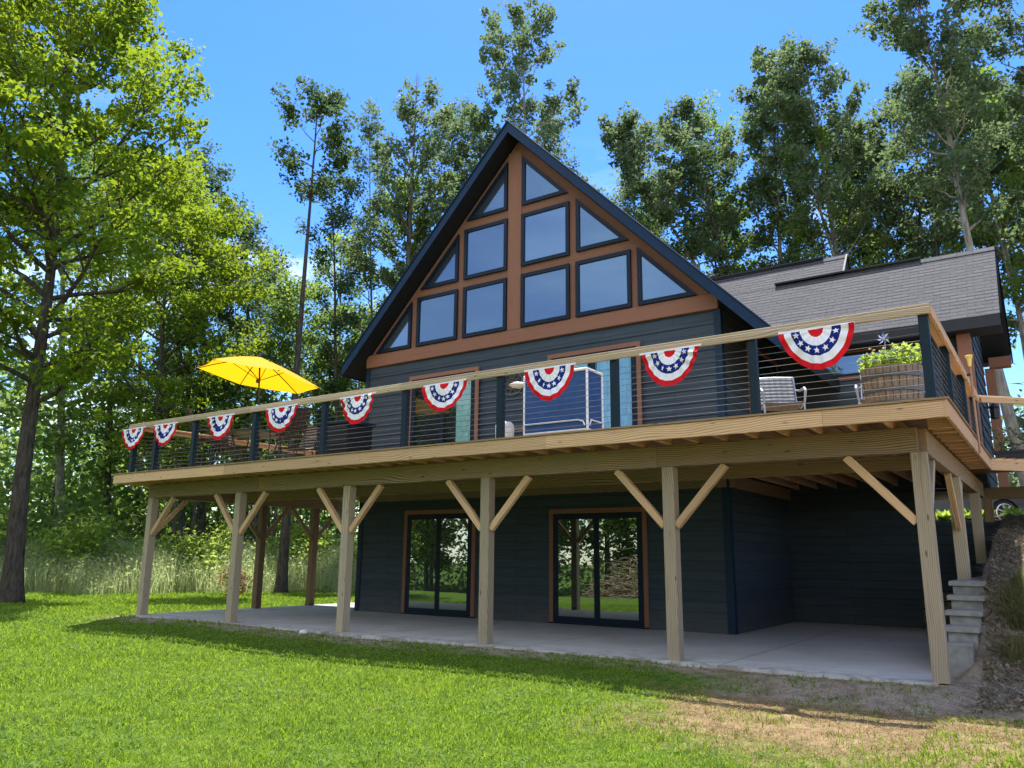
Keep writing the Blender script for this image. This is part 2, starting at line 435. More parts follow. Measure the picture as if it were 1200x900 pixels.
# thin clouds, laid out by direction, plus unseen cloud added for fill
tc = nt.nodes.new('ShaderNodeTexCoord'); mp = nt.nodes.new('ShaderNodeMapping'); mp.inputs['Scale'].default_value = (1.5, 1.5, 5.0)
mp.inputs['Location'].default_value = (.35, .1, .55)
nt.links.new(tc.outputs['Generated'], mp.inputs['Vector'])
nz = nt.nodes.new('ShaderNodeTexNoise'); nz.inputs['Scale'].default_value = 2.1; nz.inputs['Detail'].default_value = 7; nz.inputs['Roughness'].default_value = .58
nt.links.new(mp.outputs[0], nz.inputs['Vector'])
sx = nt.nodes.new('ShaderNodeSeparateXYZ'); nt.links.new(tc.outputs['Generated'], sx.inputs[0])
def wmr(v, a, b, c, d):
    m = nt.nodes.new('ShaderNodeMapRange'); nt.links.new(v, m.inputs[0])
    for i, q in enumerate((a, b, c, d)): m.inputs[i+1].default_value = q
    return m.outputs[0]
cl = wmr(nz.outputs['Fac'], .56, .74, 0, .8)
lowsky = wmr(sx.outputs[2], .50, .30, 0, 1)
mu = nt.nodes.new('ShaderNodeMath'); mu.operation = 'MULTIPLY'; nt.links.new(cl, mu.inputs[0]); nt.links.new(lowsky, mu.inputs[1])
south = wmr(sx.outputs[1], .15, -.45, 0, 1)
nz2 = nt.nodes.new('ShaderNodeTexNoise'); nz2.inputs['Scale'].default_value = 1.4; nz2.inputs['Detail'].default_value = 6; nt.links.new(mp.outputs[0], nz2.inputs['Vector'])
fill_veil = wmr(nz2.outputs['Fac'], .32, .68, .18, .82)  # unseen cloud cover added behind the camera as neutral fill light
m2 = nt.nodes.new('ShaderNodeMath'); m2.operation = 'MULTIPLY'; nt.links.new(south, m2.inputs[0]); nt.links.new(fill_veil, m2.inputs[1])
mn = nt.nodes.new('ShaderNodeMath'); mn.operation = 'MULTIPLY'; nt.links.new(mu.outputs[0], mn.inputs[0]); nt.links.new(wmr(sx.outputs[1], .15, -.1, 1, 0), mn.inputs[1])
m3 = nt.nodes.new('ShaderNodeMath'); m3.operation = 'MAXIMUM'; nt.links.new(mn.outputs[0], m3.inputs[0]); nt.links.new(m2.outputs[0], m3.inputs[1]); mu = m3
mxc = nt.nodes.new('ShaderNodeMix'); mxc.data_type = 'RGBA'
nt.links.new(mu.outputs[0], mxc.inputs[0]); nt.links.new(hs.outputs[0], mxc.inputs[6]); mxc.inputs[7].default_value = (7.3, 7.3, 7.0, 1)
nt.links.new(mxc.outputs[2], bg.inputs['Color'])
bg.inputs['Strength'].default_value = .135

sd = bpy.data.lights.new('sun', 'SUN'); sd.energy = 3.7; sd.angle = math.radians(.53); sd.color = (1, .955, .88)
so = bpy.data.objects.new('sun', sd); COL.objects.link(so)
so.rotation_euler = SUN.to_track_quat('Z', 'Y').to_euler(); so.location = (-10, 20, 60)

cam = bpy.data.cameras.new('camera'); cam.sensor_width = 36; cam.lens = 36*925.4/1200; cam.clip_end = 2000; cam.clip_start = .05
co = bpy.data.objects.new('camera', cam); COL.objects.link(co); SC.camera = co
pt, yw, rl = .217, .603, .010
cy, sy, cp, sp = math.cos(yw), math.sin(yw), math.cos(pt), math.sin(pt)
fwd = V((-sy*cp, cy*cp, sp)); right = V((cy, sy, 0)); up = right.cross(fwd)
r2 = right*math.cos(rl) + up*math.sin(rl); u2 = -right*math.sin(rl) + up*math.cos(rl)
mw = Matrix((r2, u2, -fwd)).transposed().to_4x4(); mw.translation = (1.253, -9.959, 1.263)
co.matrix_world = mw
CAM = V((1.253, -9.959, 1.263))

SC.view_settings.view_transform = 'Standard'; SC.view_settings.look = 'None'
SC.view_settings.exposure = 1.38; SC.view_settings.gamma = 1.0; SC.view_settings.use_curve_mapping = False
SC.render.engine = 'CYCLES'
cy_ = SC.cycles
cy_.max_bounces = 7; cy_.diffuse_bounces = 3; cy_.glossy_bounces = 3; cy_.transmission_bounces = 4; cy_.transparent_max_bounces = 8
cy_.use_denoising = True; cy_.caustics_reflective = False; cy_.caustics_refractive = False
cy_.denoising_prefilter = 'FAST'; cy_.denoising_input_passes = 'RGB_ALBEDO_NORMAL'
try: cy_.denoiser = 'OPENIMAGEDENOISE'
except Exception: pass
cy_.sample_clamp_indirect = 6

# ------------------------------------------------------------------ ground
def sst(x, a, b):
    t = np.clip((x-a)/(b-a), 0, 1); return t*t*(3-2*t)
def ground_z(x, y):
    x = np.asarray(x, float); y = np.asarray(y, float)
    z = -.03 - .11*sst(-y, .2, 1.6) - .16*np.clip((-y-.3)/9.0, 0, 1.6) - .05*sst(-x, 14, 22)
    z = z + .018*np.sin(x*.9+y*.4) + .015*np.sin(x*.37-y*.8+1)
    z = z - 1.1*sst(-y, 12, 30)*sst(-x, 2, 14)
    z = np.where((x > -15.3) & (x < -.12) & (y > .02), z-.3, z)
    hill = np.interp(y, [.2, 1.0, 2.2, 4, 6, 7.95, 12, 20, 40, 80], [-.08, .22, .95, 1.35, 1.72, 2.04, 2.22, 2.36, 3.0, 4.0])
    hill = hill + .08*np.clip(x-.3, 0, 12) + .03*np.sin(x*3+y*2.3)
    a = sst(x, .06, .30)
    a = np.maximum(a, sst(x, -1.25, -1.12)*(y > 8.0))
    a = np.maximum(a, sst(y, 11.2, 11.8)*sst(x, -14.5, -9))
    far = 1.2*sst(y, 16, 45)*sst(-x, 12, 20)
    return z*(1-a) + hill*a + far*(1-a)
xs = np.unique(np.round(np.concatenate([np.linspace(-400,-60,10), np.linspace(-60,-20,50), np.linspace(-20,-6,60), np.linspace(-6,3,110), np.linspace(3,12,30), np.linspace(12,300,12)]),3))
ys = np.unique(np.round(np.concatenate([np.linspace(-300,-40,8), np.linspace(-40,-12,30), np.linspace(-12,0,90), np.linspace(0,13,90), np.linspace(13,50,40), np.linspace(50,500,10)]),3))
GX, GY = np.meshgrid(xs, ys)
rng = np.random.default_rng(3)
GZ = ground_z(GX, GY) + (rng.random(GX.shape)-.5)*.02
nx, ny = len(xs), len(ys)
idx = np.arange(nx*ny).reshape(ny, nx)
q = np.stack([idx[:-1,:-1], idx[:-1,1:], idx[1:,1:], idx[1:,:-1]], -1).reshape(-1,4)
g = mesh_np('ground', np.stack([GX, GY, GZ], -1).reshape(-1,3), q, M['ground'])
g.data.polygons.foreach_set('use_smooth', [True]*len(g.data.polygons))
tag(g, 'mown grassy ground that turns to bare soil by the patio corner', 'ground', kind='structure')

# ------------------------------------------------------------------ house
XL, XR, YF, YW = -12.90, -3.67, 4.12, 7.95
DZ = 2.99
RC, RS = -8.285, 1.03
house = thing('house', (RC, YF, 0), 'dark blue house with steep gable wall of windows above a raised wooden deck', 'house')

def siding_strip(mb, p0, p1, z0, ztop, nrm, course=.25):
    """lap siding between plan points p0,p1; ztop(s) gives the upper limit at s in 0..1 (or a number)"""
    p0 = V((*p0,0)); p1 = V((*p1,0)); nrm = V((*nrm,0)); L = (p1-p0).length
    top = ztop if callable(ztop) else (lambda s: ztop)
    def span(z):
        S = [i/400 for i in range(401) if top(i/400) >= z-1e-6]
        return (S[0], S[-1]) if S else None
    z = z0
    zmax = max(top(i/400) for i in range(401))
    while z < zmax - .01:
        z1 = min(z+course, zmax)
        a = span(z)
        b = span(z1) or ((a[0]+a[1])/2,)*2
        o0, o1 = nrm*.022, nrm*.002
        A = p0.lerp(p1, a[0]); B = p0.lerp(p1, a[1]); C = p0.lerp(p1, b[1]); D = p0.lerp(p1, b[0])
        up0 = V((0,0,z)); up1 = V((0,0,z1))
        mb.add([A+up0+o0, B+up0+o0, C+up1+o1, D+up1+o1, A+up0, B+up0], [(0,1,2,3),(4,5,1,0)])
        z = z1
def gable_under(x): return 10.90 - RS*abs(x-RC)
# solid core behind the boards keeps daylight out
mb = MB()
siding_strip(mb, (XL,YF), (XR,YF), 2.67, 6.0, (0,-1))
mb.prism([(XL,YF+.004,-.05),(XR,YF+.004,-.05),(XR,YF+.004,6.15),(RC,YF+.004,10.9),(XL,YF+.004,6.15)], (0,.18,0))
mb.build('front_wall', M['siding'], house)
mb = MB(); siding_strip(mb, (XL,YF), (XR,YF), 0, 2.67, (0,-1), .178); siding_strip(mb, (XR,YF+.02), (XR,YW), 0, 2.67, (1,0), .178); mb.build('basement_wall', M['siding_low'], house)
mb = MB(); siding_strip(mb, (XR,YF+.02), (XR,YW), 2.67, 6.1, (1,0)); mb.box((XR-.18,YF+.2,-.05),(XR-.004,YW,6.1)); mb.build('side_wall', M['siding'], house)
mb = MB(); siding_strip(mb, (XL,12.6), (XL,YF), -.3, 6.1, (-1,0)); mb.box((XL+.004,YF+.2,-.3),(XL+.18,12.6,6.1)); mb.build('side_wall', M['siding'], house)
mb = MB(); mb.prism([(XL,12.6,-.05),(XR,12.6,-.05),(XR,12.6,6.15),(RC,12.6,10.9),(XL,12.6,6.15)], (0,.15,0)); mb.build('rear_wall', M['siding'], house)
mb = MB(); siding_strip(mb, (XR,YW), (.17,YW), 2.72, 6.15, (0,-1)); mb.box((XR,YW+.004,2.72),(.17,YW+.18,6.15)); mb.build('wing_wall', M['siding'], house)
mb = MB(); siding_strip(mb, (XR,YW), (-1.1,YW), 0, 2.72, (0,-1), .178); mb.box((XR,YW+.004,-.05),(-1.1,YW+.18,2.719)); mb.box((-1.28,YW+.18,-.05),(-1.1,10.6,2.719)); mb.build('basement_wall', M['siding_low'], house)
mb = MB(); siding_strip(mb, (.17,YW+.18), (.17,10.75), 2.72, lambda s: 7.85-1.09*abs((YW+.18+s*(2.62))-9.3), (1,0))
mb.prism([(.166,YW+.18,2.72),(.166,10.75,2.72),(.166,10.75,6.1),(.166,9.3,7.8),(.166,YW+.18,6.3)], (-.15,0,0)); mb.build('wing_gable_wall', M['siding'], house)
mb = MB(); mb.box((-3.6,YW+.2,2.66),(.16,10.7,2.715)); mb.build('wing_floor', M['soffit'], house)
for (x, y, nx_, ny_) in ((XL,YF,-1,-1), (XR,YF,1,-1)):
    mb = MB(); mb.box((x-.028 if nx_>0 else x-.03, y-.032, 0), (x+.03, y-.004, 6.0)) if False else None
mb = MB(); mb.box((XR-.10,YF-.034,0),(XR+.034,YF-.017,5.93)); mb.box((XR+.017,YF-.017,0),(XR+.034,YF+.10,5.93)); mb.build('corner_board', M['cornerblue'], house)
mb = MB(); mb.box((XL-.034,YF-.034,0),(XL+.10,YF-.017,5.93)); mb.box((XL-.034,YF-.017,0),(XL-.017,YF+.10,5.93)); mb.build('corner_board', M['cornerblue'], house)
# brown gable panelling
def gt(x): return 10.86 - RS*abs(x-RC)
mb = MB(); mb.prism([(XL+.0,YF-.05,5.94),(XR,YF-.05,5.94),(XR,YF-.05,gt(XR)),(RC,YF-.05,gt(RC)),(XL,YF-.05,gt(XL))], (0,.046,0))
mb.build('gable_cladding', M['stain'], house)
# raised trim: mullion posts, rails between the windows, border
def stain_board(p0, p1, wdt):
    o = board('gable_trim', p0, p1, .022, wdt, M['stain'], house, up=(0,0,1) if abs(p1[2]-p0[2]) < 1e-3 else (1,0,0))
    return o
yb = YF-.062
stain_board((XL,yb,6.10), (XR,yb,6.10), .31)
stain_board((RC-.08,yb,6.26), (RC-.08,yb,10.6), .37)
def inset(poly, d):
    """inset a convex planar XZ polygon (counter-clockwise seen from the front) by d"""
    n = len(poly); out = []
    for i in range(n):
        a, b, c = V(poly[i-1]), V(poly[i]), V(poly[(i+1) % n])
        e0 = (b-a).normalized(); e1 = (c-b).normalized()
        n0 = V((-e0.y, e0.x)); n1 = V((-e1.y, e1.x))
        p = a + n0*d; r = b + n1*d
        den = e0.x*e1.y - e0.y*e1.x
        t = ((r.x-p.x)*e1.y - (r.y-p.y)*e1.x)/den
        out.append(tuple(p + e0*t))
    return out
def window(poly, y0=YF-.05, fr=.085, prou=.055):
    in_ = inset(poly, fr)
    o3 = [(x, y0-prou, z) for x, z in poly]; i3 = [(x, y0-prou, z) for x, z in in_]
    mb = MB(); mb.ring(o3, i3, (0, prou, 0)); f = mb.build('window', M['frame'], house, origin=(poly[0][0], y0, poly[0][1]))
    mb = MB(); p = inset(poly, fr-.008); mb.prism([(x, y0-.024, z) for x, z in p], (0,.018,0))
    mb.build('pane', M['glass'], f)
    return f
A0, A1, B0, B1, C0 = 6.275, 7.515, 7.71, 8.97, 9.19
for x0, x1 in ((-11.24,-9.98), (-9.81,-8.56), (-8.165,-6.905), (-6.75,-5.45)): window([(x0,A0),(x1,A0),(x1,A1),(x0,A1)])
for x0, x1 in ((-9.81,-8.56), (-8.165,-6.905)): window([(x0,B0),(x1,B0),(x1,B1),(x0,B1)])
window([(-12.57,A0),(-11.42,A0),(-11.42,A0+1.18)]); window([(-5.30,A0),(-4.06,A0),(-5.30,A0+1.26)])
window([(-11.15,B0),(-9.985,B0),(-9.985,B0+1.2)]); window([(-6.73,B0+.03),(-5.49,B0+.03),(-6.73,B0+1.28)])
window([(-9.76,C0),(-8.57,C0),(-8.57,C0+1.21)]); window([(-8.155,C0),(-6.94,C0),(-8.155,C0+1.25)])

def sliding_door(x0, x1, z0, z1, y=YF-.017, glass='doorglass', stile=.115, side=None):
    """front wall door (or side wall when side = X of the wall: then x0,x1 run along Y)"""
    if side is None: P3 = lambda a, z, d: V((a, y-d, z)); D = lambda d: V((0, d, 0))
    else: P3 = lambda a, z, d: V((side+.017+d, a, z)); D = lambda d: V((-d, 0, 0))
    def loop(a0, a1, b0, b1, d):
        L = [P3(a0,b0,d), P3(a1,b0,d), P3(a1,b1,d), P3(a0,b1,d)]
        return L
    cs = .09
    mb = MB()
    for q in ([(x0,z0+.02),(x0+cs,z0+.02),(x0+cs,z1-cs),(x0,z1-cs)], [(x1-cs,z0+.02),(x1,z0+.02),(x1,z1-cs),(x1-cs,z1-cs)], [(x0,z1-cs),(x1,z1-cs),(x1,z1),(x0,z1)]):
        mb.prism([P3(a, b, .03) for a, b in q], D(.03))
    d = mb.build('sliding_door', M['stain'], house, origin=P3((x0+x1)/2, z0, 0))
    mb = MB(); a0, a1, b0, b1 = x0+cs+.004, x1-cs-.004, z0+.03, z1-cs-.004
    mb.ring(loop(a0,a1,b0,b1,.022), loop(a0+stile,a1-stile,b0+stile,b1-stile,.022), D(.02))
    xm = (a0+a1)/2
    mb.prism([P3(xm-.06,b0+stile,.024), P3(xm+.06,b0+stile,.024), P3(xm+.06,b1-stile,.024), P3(xm-.06,b1-stile,.024)], D(.02))
    mb.prism([P3(x0,z0-.0,.045), P3(x1,z0-.0,.045), P3(x1,z0+.028,.045), P3(x0,z0+.028,.045)], D(.044))
    mb.build('door_frame', M['frame'], d)
    mb = MB()
    for q0, q1 in ((a0+stile-.01, xm-.05), (xm+.05, a1-stile+.01)):
        mb.add([P3(q0,b0+stile-.01,.012), P3(q1,b0+stile-.01,.012), P3(q1,b1-stile+.01,.012), P3(q0,b1-stile+.01,.012)], [(0,1,2,3)])
    mb.build('pane', M[glass], d)
    mb = MB(); hz = z0+1.0; mb.tube([P3(a0+.06,hz-.12,.022), P3(a0+.06,hz-.11,.05), P3(a0+.06,hz+.11,.05), P3(a0+.06,hz+.12,.022)], .009, 6); mb.build('handle', M['black'], d)
    return d
sliding_door(-11.43,-9.35,.0,2.32)
sliding_door(-7.45,-5.27,.0,2.25)
def curtain(x0, x1, z0, z1, y, mat, d):
    mb = MB(); n = 60
    pts = [(x0+(x1-x0)*i/n, y + .012*math.sin(i*1.05)+.006*math.sin(i*.4)) for i in range(n+1)]
    for i in range(n):
        (xa, ya), (xb, yb_) = pts[i], pts[i+1]
        mb.add([(xa,ya,z0),(xb,yb_,z0),(xb,yb_,z1),(xa,ya,z1)], [(0,1,2,3)])
    mb.build('curtain', mat, d, smooth=True)
d1 = sliding_door(-11.40,-9.30,DZ+.02,5.53, y=YF-.075, glass='clearglass')
MB().box((-11.3,YF-.02,DZ+.03),(-9.4,YF-.018,5.42)).build('unlit_room_panel', M['soffit'], d1)  # flat dark sheet standing in for the unlit room behind the glass
curtain(-9.96,-9.50,DZ+.1,5.3,YF-.048,M['curtain'],d1)
d2 = sliding_door(-7.45,-5.28,DZ+.02,5.53, y=YF-.075, glass='clearglass')
MB().box((-7.35,YF-.02,DZ+.03),(-5.37,YF-.018,5.42)).build('unlit_room_panel', M['soffit'], d2)  # same dark sheet in place of the unlit room
curtain(-7.2,-6.5,DZ+.1,5.3,YF-.048,M['bluedrape'],d2); curtain(-6.34,-5.5,DZ+.1,5.3,YF-.048,M['bluedrape'],d2)
sliding_door(5.56,7.68,DZ+.02,5.62, side=XR)
# strip window in the wing
mb = MB(); o = [(-2.78,5.10),(-1.1,5.10),(-1.1,5.78),(-2.78,5.78)]; i_ = inset(o,.09)
mb.ring([(x,YW-.045,z) for x,z in o],[(x,YW-.045,z) for x,z in i_],(0,.03,0)); sw = mb.build('strip_window', M['stain'], house, origin=(-1.9,YW,5.1))
o2 = inset(i_,-.0); i2 = inset(i_,.05)
mb = MB(); mb.ring([(x,YW-.055,z) for x,z in o2],[(x,YW-.055,z) for x,z in i2],(0,.03,0)); mb.build('window_frame', M['frame'], sw)
mb = MB(); mb.prism([(x,YW-.035,z) for x,z in inset(i_,.045)],(0,.01,0)); mb.build('pane', M['glass'], sw)

# main roof
Y0R, Y1R = 3.64, 13.1
XE0, XE1 = -13.32, -2.42
def rz(x): return 11.19 - RS*abs(x-RC)
def slope(name, poly_uv, org, ux, uy, thick, parent, mat):
    """roof slab: polygon in local (u,v), local X along the eave, local Y up the slope"""
    ux = V(ux).normalized(); uy = V(uy).normalized(); uz = ux.cross(uy)
    Mx = Matrix((ux, uy, uz)).transposed().to_4x4(); Mx.translation = V(org)
    n = len(poly_uv); vs = [(u, v, 0) for u, v in poly_uv] + [(u, v, -thick) for u, v in poly_uv]
    fs = [tuple(range(n)), tuple(range(n, 2*n))[::-1]] + [(i, n+i, n+(i+1)%n, (i+1)%n) for i in range(n)]
    me = bpy.data.meshes.new(name); me.from_pydata(vs, [], fs); me.materials.append(mat)
    return link(name, me, Mx, parent)
Lr = math.hypot(XE1-RC, rz(RC)-rz(XE1)); Ll = math.hypot(RC-XE0, rz(RC)-rz(XE0)); D_ = Y1R-Y0R
roof = slope('roof', [(0,0),(D_,0),(D_,Lr),(0,Lr)], (XE1,Y0R,rz(XE1)), (0,1,0), (RC-XE1,0,rz(RC)-rz(XE1)), .06, house, M['shingle'])
slope('roof', [(0,0),(D_,0),(D_,Ll),(0,Ll)], (XE0,Y1R,rz(XE0)), (0,-1,0), (RC-XE0,0,rz(RC)-rz(XE0)), .06, house, M['shingle'])
mb = MB()
t_ = .30
for xe in (XE0, XE1):
    a = [(RC,Y0R-.03,rz(RC)+.0), (xe,Y0R-.03,rz(xe)+.0), (xe,Y0R-.03,rz(xe)-t_), (RC,Y0R-.03,rz(RC)-t_)]
    mb.prism(a, (0,.034,0))
mb.build('fascia', M['navy'], roof)
mb = MB()
for xe in (XE0, XE1):
    a = [(RC,Y0R+.006,rz(RC)-.09), (xe,Y0R+.006,rz(xe)-.09), (xe,Y0R+.006,rz(xe)-t_+.03), (RC,Y0R+.006,rz(RC)-t_+.03)]
    mb.prism(a, (0,Y1R-Y0R-.1,0))
    s = 1 if xe > RC else -1
    mb.box((xe if s > 0 else xe-.03, Y0R+.01, rz(xe)-t_), (xe+.03 if s > 0 else xe, Y1R, rz(xe)-.0))
mb.build('soffit', M['soffit'], roof)
# metal drip edge, a thin lighter line up each rake
mb = MB()
for xe in (XE0-.02, XE1+.02):
    mb.tube([(RC,Y0R-.045,rz(RC)-.02),(xe,Y0R-.045,rz(xe)-.02)], .016, 6)
mb.build('drip_edge', M['navy'], roof)

# wing roofs
WS = 1.09; ev_y, ev_z = 7.47, 6.0
def wz(y): return ev_z + (y-ev_y)*WS
def wv(y): return (y-ev_y)*math.hypot(1, WS)
ra, rb = 9.30, 9.95
x0w = -6.5; XW1 = .73; XB = -2.42
wr = slope('wing_roof', [(0,0),(XW1-x0w,0),(XW1-x0w,wv(ra)),(XB-x0w,wv(ra)),(XB-x0w,wv(rb)),(0,wv(rb))], (x0w,ev_y,ev_z), (1,0,0), (0,1,WS), .05, house, M['shingle'])
yb2 = 2*ra-ev_y
slope('wing_roof', [(0,0),(XW1-x0w,0),(XW1-x0w,wv(ra)),(0,wv(ra))], (XW1,yb2,ev_z), (-1,0,0), (0,-1,WS), .05, house, M['shingle'])
slope('wing_roof', [(0,0),(XB-x0w,0),(XB-x0w,wv(rb)-wv(ra)+.6),(0,wv(rb)-wv(ra)+.6)], (XB,rb+(wv(rb)-wv(ra)+.6)/math.hypot(1,WS),wz(rb)-(wv(rb)-wv(ra)+.6)/math.hypot(1,WS)*WS), (-1,0,0), (0,-1,WS), .05, house, M['shingle'])
mb = MB(); mb.prism([(XB-.01,ra-.25,wz(ra)-.30),(XB-.01,rb,wz(rb)-.06),(XB-.01,rb+.9,wz(rb)-.06-.9*WS)], (-.05,0,0)); mb.build('gable_end', M['soffit'], wr)
mb = MB(); mb.tube([(XB+.03,ra-.02,wz(ra)+.0),(XB+.03,rb,wz(rb)+.01),(XB+.03,rb+.9,wz(rb)-.9*WS)], .03, 4); mb.build('fascia', M['soffit'], wr)
# eave fascia and gutter board, rake boards, soffits
mb = MB(); mb.box((-3.3,ev_y-.03,ev_z-.24),(XW1,ev_y-.002,ev_z-.015)); mb.build('fascia', M['black'], wr)
mb = MB()
for s in (1,-1):
    ya = ra - s*(ra-ev_y)
    mb.prism([(XW1+.002,ya,ev_z+.01),(XW1+.002,ra,wz(ra)+.01),(XW1+.002,ra,wz(ra)-.24),(XW1+.002,ya,ev_z-.24)], (.03,0,0))
mb.build('rake_board', M['rake'], wr)
mb = MB()
mb.box((-3.3,ev_y,ev_z-.26),(XW1,YW+.1,ev_z-.235))
for s in (1,-1):
    ya = ra - s*(ra-ev_y-.06)
    mb.prism([(.10,ya,ev_z-.16),(.10,ra,wz(ra)-.22),(.10,ra,wz(ra)-.25),(.10,ya,ev_z-.19)], (XW1-.10,0,0))
mb.box((.1,yb2-.42,ev_z-.26),(XW1,yb2,ev_z-.235))
mb.build('soffit', M['soffit'], wr)
mb = MB(); mb.box((-4.0,ra-.09,wz(ra)+.02),(-.72,ra+.09,wz(ra)+.06)); mb.build('ridge_vent', M['black'], wr)
mb = MB(); mb.box((-6.0,rb-.09,wz(rb)+.02),(-2.95,rb+.09,wz(rb)+.06)); mb.build('ridge_vent', M['black'], wr)
for xa, xb, yy in ((-.72,XW1,ra), (-2.95,XB,rb)):
    mb = MB()
    for s in (-1,1): mb.prism([(xa,yy,wz(yy)+.012),(xb,yy,wz(yy)+.012),(xb,yy+s*.12,wz(yy)-.12*WS+.012),(xa,yy+s*.12,wz(yy)-.12*WS+.012)], (0,0,.012))
    mb.build('ridge_cap', M['shingle'], wr)
# brown corner timbers of the wing
board('corner_timber', (.05,YW-.13,2.95), (.05,YW-.13,5.76), .26, .24, M['stain'], house, up=(1,0,0))
board('corner_timber', (.30,10.75,2.80), (.30,10.75,5.60), .20, .20, M['stain'], house, up=(1,0,0))
board('timber_beam', (.14,7.95,5.35), (.14,10.65,5.35), .07, .22, M['stain'], house)
board('timber_beam', (.30,10.72,5.72), (.72,10.72,5.72), .22, .24, M['stain'], house)
# lantern on the wing gable
ln = MB().lathe([(.02,.0),(.06,.01),(.075,.03),(.075,.22),(.11,.25),(.02,.34)], (.36,9.2,4.2), 8).box((.17,9.17,4.44),(.36,9.23,4.48)).build('wall_lantern', M['black'], house)

# ------------------------------------------------------------------ patio slab
mb = MB(); mb.box((-15.45,-.10,-.30),(-.02,YF-.001,0)); mb.box((XR-.001+.002,YF,-.30),(-.02,YW-.001,-.0005)); mb.box((-15.45,YF,-.30),(XL-.002,6.6,-.0005))
tag(mb.build('patio', M['concrete']), 'smooth grey concrete patio slab under the deck', 'patio', kind='structure')

# ------------------------------------------------------------------ deck
deck = thing('wooden_deck', (-7.6,0,0), 'raised timber deck on braced posts with cable railing along the house', 'deck')
S = 3.05; H = 2.485; BH = .290; BT = H+BH
PW = .165
for k in range(6):
    x = -5*S + k*S
    board('post', (x,PW/2,0 if k else -.02), (x,PW/2,H), PW, PW, M['post'], deck, up=(1,0,0))
    for s in (-1,1):
        if (k == 0 and s < 0) or (k == 5 and s > 0): continue
        a = (x+s*(PW/2+.005), PW/2-.012, 1.70); b = (x+s*(PW/2+.70), PW/2-.012, H-.01)
        board('brace', a, b, .045, .10, M['pine'], deck, up=(0,1,0)) if False else board('brace', a, b, .085, .095, M['pine'], deck, up=(0,0,1))
# beam pieces along the front
cuts = [-15.35, -11.6, -7.3, -3.2, .0]
for a, b in zip(cuts, cuts[1:]):
    board('beam', (a+.002,PW/2,H+BH/2), (b-.002,PW/2,H+BH/2), PW-.004, BH-.004, M['beam'], deck)
# side beams
board('beam', (.005,PW+.005,H+BH/2), (.005,7.9,H+BH/2), .15, BH-.004, M['beam'], deck)
board('beam', (-5*S,PW+.005,H+BH/2), (-5*S,5.6,H+BH/2), .15, BH-.004, M['beam'], deck)
board('beam', (-5*S,2.2,H+.13), (.0,2.2,H+.13), .09, .20, M['beam'], deck)
board('ledger', (XL,YF-.06,H+.19), (XR,YF-.06,H+.19), .05, .24, M['beam'], deck)
board('ledger', (XR+.06,YF,H+.19), (XR+.06,YW-.06,H+.19), .05, .24, M['beam'], deck)
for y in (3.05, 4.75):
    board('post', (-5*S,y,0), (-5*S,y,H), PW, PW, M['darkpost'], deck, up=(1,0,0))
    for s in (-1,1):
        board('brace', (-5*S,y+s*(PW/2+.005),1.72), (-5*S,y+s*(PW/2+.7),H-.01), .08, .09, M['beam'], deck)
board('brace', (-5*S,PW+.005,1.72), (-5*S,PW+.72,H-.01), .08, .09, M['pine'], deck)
for y, z in ((3.3,1.0), (6.5,1.5)):
    board('post', (.02,y,z-.25), (.02,y,H), PW-.01, PW, M['post'], deck, up=(1,0,0))
    for s in ((-1,1) if z < 1.2 else ()):
        board('brace', (.02,y+s*(PW/2+.005),1.75 if z < 1.2 else 1.9), (.02,y+s*(PW/2+(.66 if z < 1.2 else .5)),H-.01), .08, .10, M['pine' if s < 0 else 'post'], deck)
board('brace', (.02,PW+.005,1.72), (.02,PW+.75,H-.01), .08, .10, M['post'], deck)
board('post', (.12,8.05,1.8), (.12,8.05,H), PW, PW, M['beam'], deck, up=(1,0,0))
board('post', (.98,8.05,1.9), (.98,8.05,H-.04), PW, PW, M['beam'], deck, up=(1,0,0))
board('beam', (.09,8.05,H+.10), (2.4,8.05,H+.10), .12, .22, M['beam'], deck)
# joists
JT = 2.963
n = 40
for i in range(n):
    x = -15.6 + i*(15.6-.25)/(n-1)
    y1 = YF-.09 if XL-.1 < x < XR else 5.7
    if x > XR: y1 = YW-.1
    board('joist', (x,-.52,BT+.094), (x,y1,BT+.094), .04, .184, M['pine'], deck)
for i in range(13):
    y = .30+i*.40
    board('joist', (.095,y,BT+.094), (.358,y,BT+.094), .04, .184, M['pine'], deck)
# decking
DX0, DX1, DY0 = -15.87, .42, -.575
mb = MB(); y = DY0; bw = .14
rr_ = random.Random(5)
while y < 7.9:
    y1 = min(y+bw-.006, 7.93)
    spans = []
    xr = DX1 if y < 5.4 else min(2.6, DX1+(y-5.4))
    if y1 < YF-.04: spans = [(DX0, xr)]
    else:
        if y < 5.8: spans.append((DX0, XL-.05))
        spans.append((XR+.05, xr))
    for a, b in spans: mb.box((a,y,2.966),(b,y1,2.99-rr_.random()*.002))
    y += bw
mb.build('decking', M['deckboard'], deck)
# rim boards, butted every 3.7 m
rc = [-15.85, -11.95, -8.30, -4.64, -.88, .40]
for a, b in zip(rc, rc[1:]):
    board('rim_board', (a+.0015,-.538,2.868), (b-.0015 if b < .3 else b-.04,-.538,2.868), .038, .19, M['pine'], deck)
board('rim_board', (.38,-.557,2.868), (.38,5.40,2.868), .038, .19, M['pine'], deck)
board('rim_board', (.38,5.41,2.868), (1.9,6.93,2.868), .038, .19, M['pine'], deck)
board('rim_board', (-15.83,-.515,2.868), (-15.83,5.75,2.868), .038, .19, M['pine'], deck)
board('rim_board', (-15.81,5.75,2.868), (XL-.05,5.75,2.868), .038, .19, M['pine'], deck)
